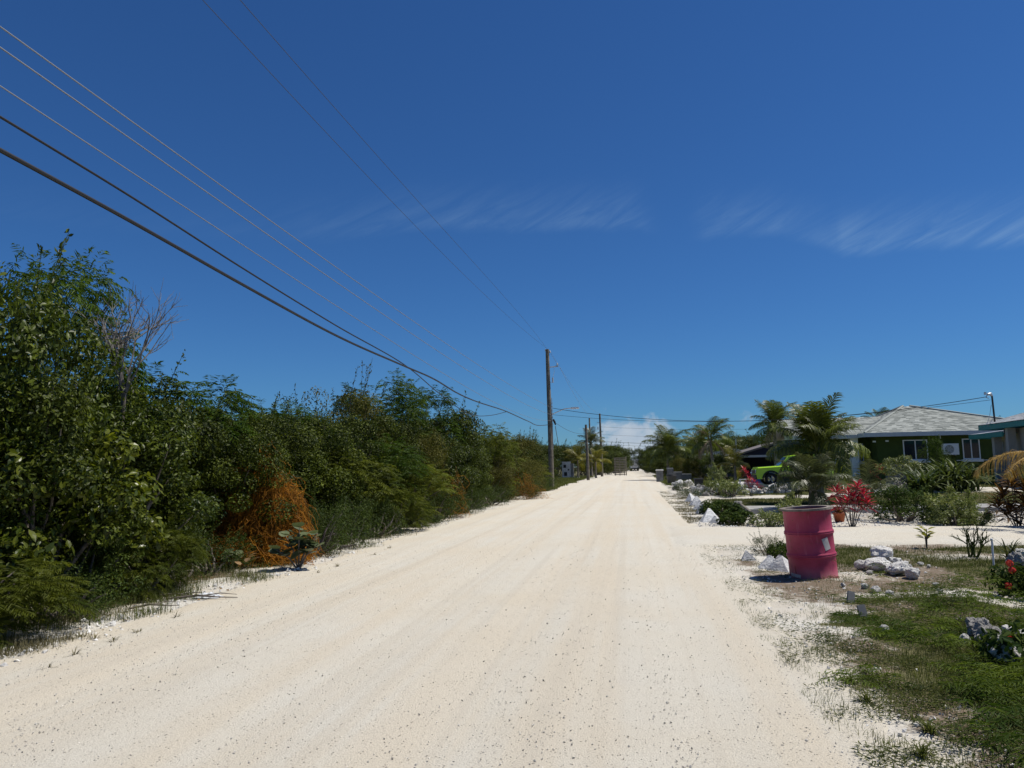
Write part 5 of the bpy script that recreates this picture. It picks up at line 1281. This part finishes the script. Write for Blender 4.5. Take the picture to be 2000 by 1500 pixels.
b_ = MB(); b_.prism([(q_.x - 2.7, 2.5), (q_.x + 3.9, 2.5), (q_.x + 3.9, 2.62), (q_.x + .6, 3.25), (q_.x - 2.7, 2.62)], q_.y - .5, q_.y + 5.5); b_.build('roof', M['white'], WH)
for a in (0, 1): b_ = MB(); b_.bx(q_.x - 1.6 + a * 2.4, q_.x - .6 + a * 2.4, q_.y - .03, q_.y - .002, 1.1, 2.0); b_.build('window', M['glass'], WH)

# ------------------------------------------------------------------ lime green car, nose towards the road
lime = mat('lime_car_paint', (.44, .74, .015), .25, 0, .5, coat=.6, vary=.03); clad = mat('black_cladding', (.015, .015, .016), .6)
cw = G(1502, 947, .21); CX, CY = cw.x, cw.y
CAR = thing('car', 'lime green boxy off-road car parked on the concrete drive', 'car', (CX, CY, .21))      # origin under the front axle, length runs +X
half = .86
def hull(b2, secs, mt=0):
    """secs: outline in XZ for each lateral station"""
    n_ = len(secs[0][1]); V = []
    for yy, pr in secs: V += [(x_, yy, z_) for x_, z_ in pr]
    k_ = len(secs); fs = [(i2 * n_ + j, i2 * n_ + (j + 1) % n_, (i2 + 1) * n_ + (j + 1) % n_, (i2 + 1) * n_ + j) for i2 in range(k_ - 1) for j in range(n_)]
    b2.add(V, fs + [tuple(range(n_)), tuple(range((k_ - 1) * n_, k_ * n_))[::-1]], .5, mt)
def arch(cx_, r_, a0, a1, n_=9): return [(cx_ + r_ * math.cos(a0 + (a1 - a0) * i2 / (n_ - 1)), .35 + r_ * math.sin(a0 + (a1 - a0) * i2 / (n_ - 1))) for i2 in range(n_)]
lower = [(-.80, .36), (-.82, .62), (-.80, .92), (-.72, 1.03), (.55, 1.10), (3.25, 1.10), (3.40, 1.0), (3.42, .45), (3.2, .38)] + arch(2.57, .42, 0, math.pi) + [(2.0, .33), (.5, .33)] + arch(0, .42, 0, math.pi)
def inset(pr, dx_, dz_): return [(x_ * (1 - dx_) + .04 * dx_, z_ - (dz_ if z_ > .9 else 0)) for x_, z_ in pr]
b_ = MB(); hull(b_, [(-half, inset(lower, .02, .05)), (-half + .05, lower), (half - .05, lower), (half, inset(lower, .02, .05))]); b_.build('body', lime, CAR)
cab = [(.50, 1.09), (1.05, 1.64), (1.30, 1.70), (2.9, 1.70), (3.25, 1.60), (3.36, 1.09)]
b_ = MB(); hull(b_, [(-half + .14, [(x_, z_ if z_ < 1.2 else z_ - .02) for x_, z_ in cab]), (-half + .2, cab), (half - .2, cab), (half - .14, cab)]); b_.build('roof', lime, CAR)
for (xa, xb, sl) in ((.72, 1.45, .42), (1.52, 2.35, 0), (2.42, 3.05, -.12)):
    b_ = MB(); z0_, z1_ = 1.14, 1.58; b_.add([(xa, -half + .135, z0_), (xb, -half + .135, z0_), (xb + min(sl, 0), -half + .135, z1_), (xa + max(sl, 0), -half + .135, z1_)], [(0, 1, 2, 3)]); b_.build('window', M['glass'], CAR)
b_ = MB(); b_.add([(.515, -.60, 1.13), (.515, .60, 1.13), (.99, .56, 1.61), (.99, -.56, 1.61)], [(0, 1, 2, 3)]); b_.build('windscreen', M['glass'], CAR)
b_ = MB(); b_.bx(-.86, -.70, -half + .02, half - .02, .34, .60); b_.bx(.50, 2.05, -half - .03, -half + .03, .32, .50)
for cx_ in (0, 2.57):
    ar = arch(cx_, .42, -.1, math.pi + .1, 12); ao = arch(cx_, .50, -.1, math.pi + .1, 12)
    b_.add([(x_, -half - .035, z_) for x_, z_ in ar + ao] + [(x_, -half + .05, z_) for x_, z_ in ar + ao], [q for i2 in range(11) for q in ((i2, i2 + 1, 12 + i2 + 1, 12 + i2), (12 + i2, 12 + i2 + 1, 36 + i2 + 1, 36 + i2), (i2, 24 + i2, 24 + i2 + 1, i2 + 1))])
b_.build('cladding', clad, CAR)
b_ = MB(); b_.bx(-.835, -.80, -.55, .55, .66, .86); b_.build('grille', clad, CAR)
for s_ in (-1, 1):
    b_ = MB(); b_.lathe([(0, .03), (.10, .02), (.11, 0)], 16); put('headlight', b_.mesh('headlight', M['insul']), CAR, (-.815, s_ * .66, .80), (0, -math.pi / 2, 0))
    b_ = MB(); b_.box((.78, s_ * (half + .02), 1.16), (.10, .2, .15)); b_.build('mirror', clad, CAR)
    for cx_ in (0, 2.57):
        b_ = MB(); b_.lathe([(.20, -.10), (.30, -.11), (.345, -.08), (.35, 0), (.345, .08), (.30, .11), (.20, .10)], 28); wh = put('wheel', b_.mesh('wheel', mat('tyre_rubber', (.018, .018, .018), .8), True), CAR, (cx_, s_ * (half - .10), .35), (math.pi / 2, 0, 0))
        b_ = MB(); b_.lathe([(.22, .06), (.205, .10), (.19, .07), (.18, -.05)], 28); b_.lathe([(0, .085), (.05, .085), (.055, .06)], 12)
        for a in range(5): b_.box((math.cos(a * 1.2566) * .11, math.sin(a * 1.2566) * .11, .07), (.17, .055, .03), a * 1.2566)
        put('rim', b_.mesh('rim', M['metal']), wh, (0, 0, 0.0), (0 if s_ < 0 else math.pi, 0, 0))
b_ = MB(); b_.bx(1.49, 1.50, -half - .004, -half + .01, .55, 1.08); b_.bx(2.38, 2.39, -half - .004, -half + .01, .6, 1.08); b_.build('door_seam', clad, CAR)
b_ = MB(); b_.bx(1.32, 1.46, -half - .03, -half - .002, .92, .95); b_.bx(2.2, 2.34, -half - .03, -half - .002, .92, .95); b_.build('door_handle', clad, CAR)

# ------------------------------------------------------------------ bins, walls, boxes, truck
g_ = G(1365, 955); t = thing('black_bin', 'square black bin with a lid at the corner of the concrete apron', 'bin', (g_.x, g_.y, float(gz(g_.x, g_.y)))); b_ = MB(); b_.box((0, 0, .30), (.46, .46, .60), taper=1.08); b_.build('bin_body', clad, t); b_ = MB(); b_.box((0, 0, .63), (.56, .56, .06), taper=.9); b_.build('lid', clad, t)
g_ = G(1312, 947); t = thing('grey_bin', 'grey round bin beside the low stone border', 'bin', (g_.x, g_.y, 0)); b_ = MB(); b_.lathe([(0, 0), (.30, 0), (.34, .75), (.36, .75), (.36, .80), (.32, .80), (0, .74)], 20); b_.build('bin_body', mat('dark_grey_plastic', (.06, .065, .07), .6), t, True); b_ = MB(); b_.lathe([(.365, .62), (.38, .64), (.38, .68), (.365, .70)], 20); b_.build('rim', mat('dark_grey_rim', (.05, .05, .055), .6), t, True)
p_ = A(1478, 935, 49); t = thing('blue_box', 'blue box standing at the nose of the lime green car', 'box', (p_.x, p_.y, .20)); b_ = MB(); b_.box((0, 0, .32), (.62, .5, .64), taper=.96); b_.build('box_body', mat('blue_plastic', (.10, .24, .50), .5, vary=.08), t); b_ = MB(); b_.box((0, 0, .675), (.68, .56, .07)); b_.build('lid', mat('pale_blue_lid', (.30, .42, .58), .5), t)
p_ = G(1452, 951, .2); t = thing('white_chair', 'small white plastic stool on the pale drive', 'stool', (p_.x, p_.y, .20)); b_ = MB(); b_.box((0, 0, .40), (.42, .4, .04)); b_.build('seat', M['white'], t)
for a in (-1, 1):
    for c in (-1, 1): b_ = MB(); b_.box((a * .17, c * .16, .19), (.045, .045, .38)); b_.build('leg', M['white'], t)
# grey gate wall with capped post
g_ = G(1289, 941); t = thing('gate_post', 'pale-capped grey gate post at the right road edge', 'post', (g_.x, g_.y, 0)); b_ = MB(); b_.bx(-.3, .3, -.3, .3, 0, 1.0); b_.build('shaft', M['conc'], t); b_ = MB(); b_.box((0, 0, 1.05), (.72, .72, .1), taper=.85); b_.build('cap', M['conc_l'], t)
t = thing('garden_wall', 'grey block wall stepping down beside the gate post', 'wall', (g_.x + .7, g_.y + .5, 0))
for xa, xb, zz in ((0, .55, 1.15), (.56, 1.3, .8), (1.31, 2.1, .6)):
    b_ = MB(); b_.bx(xa, xb, 0, .25, 0, zz); b_.build('block_panel', M['conc'], t); b_ = MB(); b_.bx(xa - .03, xb - .03, -.03, .28, zz + .002, zz + .07); b_.build('coping', M['conc_l'], t)
# low stone border: each stone a part
def stone_row(label, pts, n_, s0, seed):
    rng = np.random.default_rng(seed); P_ = np.array([[p_.x, p_.y] for p_ in pts]); t_ = thing('stone_border', label, 'stone border', (P_[0][0], P_[0][1], 0)); d_ = np.concatenate([[0], np.cumsum(np.linalg.norm(np.diff(P_, axis=0), axis=1))])
    for k_ in range(n_):
        s_ = d_[-1] * (k_ + rng.random() * .5) / n_; x_ = np.interp(s_, d_, P_[:, 0]) + rng.normal() * .06; y_ = np.interp(s_, d_, P_[:, 1]) + rng.normal() * .08; w_ = s0 * (.6 + .7 * rng.random()); z_ = float(gz(x_, y_)) + w_ * .25 + (.22 * (rng.random() < .3))
        put('stone', (ROCK + ROCKG)[int(rng.integers(9))], t_, (x_ - P_[0][0], y_ - P_[0][1], z_), tuple(rng.random(3) * 3), (w_ / 2, w_ / 2, w_ * .42))


stone_row('low border of white and grey stones between the grey bin and the black bin', [G(1318, 957), G(1330, 952), G(1352, 949)], 34, .34, 1)
stone_row('low border of white stones from the black bin to the pale shrubs', [G(1352, 961), G(1365, 966), G(1378, 969)], 26, .32, 2)
stone_row('long low border of white stones below the lime green car', [G(1392, 968), G(1440, 966), G(1500, 965), G(1560, 964)], 60, .36, 3)
stone_row('low border of white stones under the round dark shrubs before the green house', [G(1700, 966, .1), G(1760, 964, .1), G(1850, 962, .1)], 40, .3, 4)
# timber edging lying at the head of the concrete walk
g_ = G(1440, 996); put('dark_stump', ROCKG[1], None, (g_.x, g_.y, .12), (0, 0, 1), (.17, .17, .22), label='dark rounded stump at the head of the concrete walk', category='stump')
g2 = G(1466, 1006); b_ = MB(); b_.tube([(g_.x + .1, g_.y, .17), (g2.x, g2.y, .07)], .06, 6); b_.build('timber_edging', M['pole'], None, False, label='weathered timber lying slantwise at the end of the concrete walk', category='timber')
# far left: white utility cabinets
p_ = G(1110, 934); t = thing('white_kiosk', 'white block kiosk with dark openings beyond the utility pole', 'kiosk', (p_.x, p_.y, 0)); sc = 1.0
b_ = MB(); b_.bx(-.75, .35, -.5, .5, .15, 2.15); b_.build('kiosk_body', M['paint_w'], t); b_ = MB(); b_.bx(.36, .72, -.4, .5, .15, 1.9); b_.build('side_unit', M['conc'], t)
b_ = MB(); b_.bx(-.55, -.2, -.52, -.502, 1.35, 1.75); b_.bx(-.5, -.1, -.52, -.502, .3, .8); b_.bx(.0, .2, -.52, -.502, 1.0, 1.2); b_.build('opening', clad, t); b_ = MB(); b_.bx(-1.3, 1.5, -.8, .8, 0, .148); b_.build('plinth', M['conc_l'], t)
# stacked lattice crates and the truck at the end of the road
p_ = G(1211, 929); t = thing('pallet_stack', 'tall stack of weathered slatted pallets at the left edge of the road end', 'pallets', (p_.x, p_.y, 0)); wood = mat('weathered_pallet', (.26, .225, .18), .9, vary=.3, nscale=3)
for k_ in range(11):
    b_ = MB(); z_ = .25 * k_; b_.bx(-.85, .85, -.65, .65, z_ + .13, z_ + .245)
    for xx in (-.7, .0, .7): b_.bx(xx - .05, xx + .05, -.45, .6, z_, z_ + .128)
    b_.build('pallet', wood, t)
b_ = MB(); b_.bx(.9, 1.05, -.6, -.45, 0, 2.9); b_.build('upright', wood, t)
tr = A(1241, 919, 205); t = thing('box_truck', 'white box truck parked at the far end of the road', 'truck', (tr.x, tr.y, 0), .06); b_ = MB(); b_.bx(-1.15, 1.15, 0, 5, .85, 3.2); b_.build('cargo_box', M['paint_w'], t)
b_ = MB()
for xx in (-.75, -.35, .05, .45, .85): b_.bx(xx - .04, xx + .04, -.04, -.002, .9, 3.15)
for z_ in (1.5, 2.2, 2.8): b_.bx(-1.1, 1.1, -.07, -.042, z_, z_ + .07)
b_.build('rear_slats', M['conc'], t); b_ = MB(); b_.bx(-1.05, 1.05, -.1, 7, .55, .848); b_.build('chassis', clad, t); b_ = MB(); b_.bx(-1.1, 1.1, 5.2, 7, .85, 2.4); b_.build('cab', M['white'], t)
for s_ in (-1, 1):
    for yy in (.9, 5.9): b_ = MB(); b_.lathe([(.2, -.14), (.45, -.14), (.48, 0), (.45, .14), (.2, .14), (0, .1)], 20); put('wheel', b_.mesh('wheel', clad, True), t, (s_ * .85, yy, .48), (0, math.pi / 2, 0))

# ------------------------------------------------------------------ uncountable ground stuff
def pick(rng, n, x0, x1, y0, y1, dens, near=True):
    """points by rejection, denser towards the camera"""
    x = x0 + (x1 - x0) * rng.random(n); q = rng.random(n); y = (1 / (1 / y0 + (1 / y1 - 1 / y0) * q)) if near else y0 + (y1 - y0) * q
    k = rng.random(n) < dens(x, y); return x[k], y[k]


def not_drive(x, y): return 1 - S((y - 13.8) / .4) * (1 - S((y - 18.1) / .4))


BLADE = (np.array([[-.5, 0, 0], [.5, 0, 0], [.38, .5, .10], [-.38, .5, .10], [0, 1, .0]]), np.array([[0, 1, 2], [0, 2, 3], [3, 2, 4]]))


def blades(mb, rng, x, y, L, w_, tint, lean=.5):
    n = len(x); a = rng.random(n) * 6.283; e = math.pi / 2 - np.abs(rng.normal(size=n)) * lean; e = np.clip(e, .12, 1.5)
    ax = np.stack([np.cos(a) * np.cos(e), np.sin(a) * np.cos(e), np.sin(e)], -1); nr = np.stack([-np.cos(a) * np.sin(e), -np.sin(a) * np.sin(e), np.cos(e)], -1)
    pos = np.stack([x, y, gz(x, y) - .004], -1); s = L * (.5 + .8 * rng.random(n))
    mb.inst(*BLADE, pos, frames(ax, nr), np.stack([np.full(n, w_), s, s * 1.2], -1), tint * (.4 + .8 * rng.random(n)).clip(0, 1))


rng = np.random.default_rng(301)
# feathery creeping cover on the near right
mb = MB(); x, y = pick(rng, 34000, 1.3, 6.5, 2.6, 10.4, lambda x, y: S((cover(x, y) - .35) / .5) * S((fbm(x, y, 1.4, 81) - .36) / .14) * not_drive(x, y))
acc = [[], [], [], []]
hgt = .04 + .24 * S((fbm(x, y, 1.5, 85) - .44) / .25)
for xi, yi, hi in zip(x, y, hgt):
    a = rng.random() * 6.283; d = np.array([math.cos(a), math.sin(a), .25 + .5 * rng.random()])
    q = spray(mb, rng, (xi, yi, float(0) + hi * rng.random()), d, .11 + .13 * rng.random(), float(S((fbm(xi, yi, 2.5, 87) - .3) / .4)) * (.35 + .6 * rng.random()), 5, .0045, .45)
    for b_, c_ in zip(acc, q): b_.append(c_)
acc = [np.concatenate(b_) for b_ in acc]; acc[0][:, 2] += gz(acc[0][:, 0], acc[0][:, 1])
mb.inst(*LEAF4, *acc); mb.build('creeping_ground_cover', M['creeper'], None, kind='stuff', label='feathery green creeping cover over the near right verge', category='ground cover')
# verge grass right
mb = MB(); x, y = pick(rng, 220000, 1.05, 7, 2.6, 13.9, lambda x, y: np.clip(cover(x, y), 0, 1) * S((fbm(x, y, 2.2, 82) - .30) / .25))
blades(mb, rng, x, y, .065, .0035, .8, .7)
x, y = pick(rng, 60000, 1.0, 3.2, 2.6, 13.9, lambda x, y: S((fbm(x, y, 3.0, 84) - .52) / .14) * .9)
blades(mb, rng, x, y, .05, .003, .6, .9)
x, y = pick(rng, 150000, 1.05, 4.5, 2.6, 13.9, lambda x, y: S((fbm(x, y, 2.6, 88) - .46) / .12) * (.35 + .65 * S((x - 1.3) / .5)))
n_ = len(x); a = rng.random(n_) * 6.28                      # flat rosettes and creeping weeds
mb.inst(*LEAF4, np.stack([x, y, gz(x, y) + .008 + .02 * rng.random(n_)], -1), frames(np.stack([np.cos(a), np.sin(a), .1 + .3 * rng.random(n_)], -1), unit(rng.normal(size=(n_, 3)) * .35 + [0, 0, 1])), np.stack([np.full(n_, .008), .02 + .03 * rng.random(n_), np.full(n_, .03)], -1), rng.random(n_) * .8)
mb.build('verge_grass', M['grass'], None, kind='stuff', label='short patchy grass on the sandy right verge', category='grass')
# lawns
mb = MB(); x, y = pick(rng, 60000, 2.6, 14, 11, 14.1, lambda x, y: cover(x, y)); blades(mb, rng, x, y, .05, .006, .5, .7)
x, y = pick(rng, 60000, 2.9, 18, 25, 33, lambda x, y: cover(x, y)); blades(mb, rng, x, y, .06, .012, .55, .6)
x, y = pick(rng, 50000, 3.5, 22, 35, 60, lambda x, y: cover(x, y)); blades(mb, rng, x, y, .08, .02, .75, .6)
mb.build('lawn_grass', M['grass'], None, kind='stuff', label='mown lawn strips in the yards on the right', category='grass')
# left verge: dry and green grass at the foot of the thicket, far verge grass
mb = MB(); x, y = pick(rng, 90000, -7.5, -4.7, 4.2, 45, lambda x, y: S((-x - 5.15 + (fbm(x, y, 1.2, 91) - .5) * 1.4) / .5) * S((fbm(x, y, 2.4, 92) - .35) / .25))
blades(mb, rng, x, y, .13, .005, .7, .6); mb.build('thicket_edge_grass', M['grass'], None, kind='stuff', label='green grass at the foot of the thicket', category='grass')
mb = MB(); x, y = pick(rng, 60000, -7.0, -4.6, 4.2, 40, lambda x, y: S((-x - 4.95 + (fbm(x, y, 1.0, 93) - .5) * 1.2) / .5) * S((fbm(x, y, 2.0, 94) - .45) / .2))
blades(mb, rng, x, y, .11, .0045, .8, 1.2)
x, y = pick(rng, 26000, 1.3, 2.6, 18.5, 42, lambda x, y: S((fbm(x, y, 1.6, 96) - .42) / .2) * .8); blades(mb, rng, x, y, .07, .008, .6, .9)
mb.build('dry_grass', M['grass_dry'], None, kind='stuff', label='dry straw-coloured grass along both road edges', category='grass')
mb = MB(); x, y = pick(rng, 60000, -14, -4.6, 45, 112, lambda x, y: S((-x - 4.9 - .004 * y + (fbm(x, y, .5, 97) - .5) * 1.5) / .5)); blades(mb, rng, x, y, .22, .03, .8, .6)
x, y = pick(rng, 30000, 2.2, 9, 55, 110, lambda x, y: S((x - 2.2 - .008 * (y - 55)) / .5)); blades(mb, rng, x, y, .2, .03, .7, .6)
mb.build('far_verge_grass', M['grass'], None, kind='stuff', label='rough grass on the far verges round the poles and gate wall', category='grass')

# single tufts that stand out on the sand
for u, v, L_, n_, lb in ((1694, 1372, .13, 60, 'dark green grass tuft standing on the sand at the near right road edge'), (1660, 1335, .10, 36, 'brownish grass tuft behind the dark green one at the near right'), (1815, 1430, .12, 50, 'grass tuft at the near right beside the creeping cover'),
                         (1800, 1480, .12, 50, 'lowest grass tuft on the sand at the near right'), (1785, 1405, .08, 30, 'thin grass tuft between the bigger tufts at the near right'), (1500, 1352, .05, 14, 'tiny sprig of grass alone on the right of the road')):
    g_ = G(u, v); strap_clump('grass_tuft', lb, g_.x, g_.y, n_, L_, int(u), 'grass', .006, 'grass', .5, 'grass tufts on the right verge', .03)
for u, v in ((185, 1250), (160, 1245), (220, 1255), (145, 1282), (90, 1310), (345, 1207), (270, 1238), (730, 1085), (760, 1072), (660, 1108), (620, 1120)):
    g_ = G(u, v); strap_clump('weed_sprig', 'small grey-green weed sprig on the white sand at the left road edge', g_.x, g_.y, 16, .11, int(u), 'grass_dry', .006, 'weed', .4, 'weed sprigs on the left road edge', .03)

# loose stones
PEB = []
for s_ in range(1):
    v_ = np.array([[1, 0, 0], [-1, 0, 0], [0, 1, 0], [0, -1, 0], [0, 0, .7], [0, 0, -.6]], float); f_ = np.array([[0, 2, 4], [2, 1, 4], [1, 3, 4], [3, 0, 4], [2, 0, 5], [1, 2, 5], [3, 1, 5], [0, 3, 5]])


def pebbles(mb, rng, x, y, z, s):
    n = len(x); a = unit(rng.normal(size=(n, 3))); b = unit(rng.normal(size=(n, 3))); mb.inst(v_, f_, np.stack([x, y, z + s * .3], -1), frames(a, b), np.stack([s, s * (.6 + .4 * rng.random(n)), s * .7], -1), rng.random(n))


mb = MB(); x, y = pick(rng, 24000, -4.9, 1.3, 2.6, 16, lambda x, y: .25 + .5 * S((fbm(x * 1.0, y * .15, 1.4, 95) - .5) / .2) + .6 * np.exp(-((x - .18) / .13) ** 2) + .4 * np.exp(-((x + .75) / .10) ** 2) + .4 * np.exp(-((x - 1.0) / .2) ** 2)); s = .0028 + .0075 * rng.random(len(x)) ** 4
pebbles(mb, rng, x, y, np.full(len(x), .026), s)
mb.build('road_gravel', M['pebble'], None, kind='stuff', label='loose fine gravel on the coral road', category='gravel')
mb = MB(); x, y = pick(rng, 6000, -5.7, -4.6, 4.2, 30, lambda x, y: np.exp(-((x + 5.1 + (fbm(y, y * 0, .9, 98) - .5) * .5) / .22) ** 2)); s = .005 + .035 * rng.random(len(x)) ** 5; pebbles(mb, rng, x, y, gz(x, y), s)
x, y = pick(rng, 9000, 1.2, 5.5, 3, 14, lambda x, y: (1 - cover(x, y)) * .7); s = .005 + .018 * rng.random(len(x)) ** 3; pebbles(mb, rng, x, y, gz(x, y), s)
x, y = pick(rng, 9000, 1.5, 12, 18.2, 24, lambda x, y: .8 + 0 * x); s = .008 + .03 * rng.random(len(x)) ** 3; pebbles(mb, rng, x, y, gz(x, y), s)
mb.build('verge_gravel', M['rock_w'], None, kind='stuff', label='white limestone rubble along the verges and the sand bed', category='gravel')
mb = MB(); x, y = pick(rng, 5000, -8, -4.9, 4.5, 25, lambda x, y: litter(x, y) * .8 + .05); n_ = len(x); a = rng.random(n_) * 6.28
mb.inst(*LEAF4, np.stack([x, y, gz(x, y) + .012], -1), frames(np.stack([np.cos(a), np.sin(a), rng.normal(size=n_) * .2], -1), unit(rng.normal(size=(n_, 3)) * .3 + [0, 0, 1])), np.stack([np.full(n_, .03), .05 + .04 * rng.random(n_), np.full(n_, .06)], -1), rng.random(n_))
mb.build('leaf_litter', M['leaf_litter'], None, kind='stuff', label='dead leaves lying under the thicket edge', category='leaf litter')
# a few dead sticks at the thicket foot
for u, v, L_ in ((395, 1172, .8), (350, 1168, .7), (300, 1190, .5)):
    g_ = G(u, v); b_ = MB(); a = .1 * (u % 7) - .2; b_.tube([(-L_ / 2, 0, .02), (-L_ * .1, .03, .05), (L_ * .2, -.02, .04), (L_ / 2, .04, .02)], [.012, .012, .009, .004], 5); b_.tube([(0, .01, .05), (L_ * .2, .12, .06), (L_ * .4, .2, .03)], [.008, .006, .003], 5)
    o_ = b_.build('fallen_branch', M['bark'], None, True, label='thin dead branch lying at the foot of the thicket', category='branch', group='dead branches under the thicket'); o_.location = (g_.x, g_.y, float(gz(g_.x, g_.y))); o_.rotation_euler = (0, 0, a)
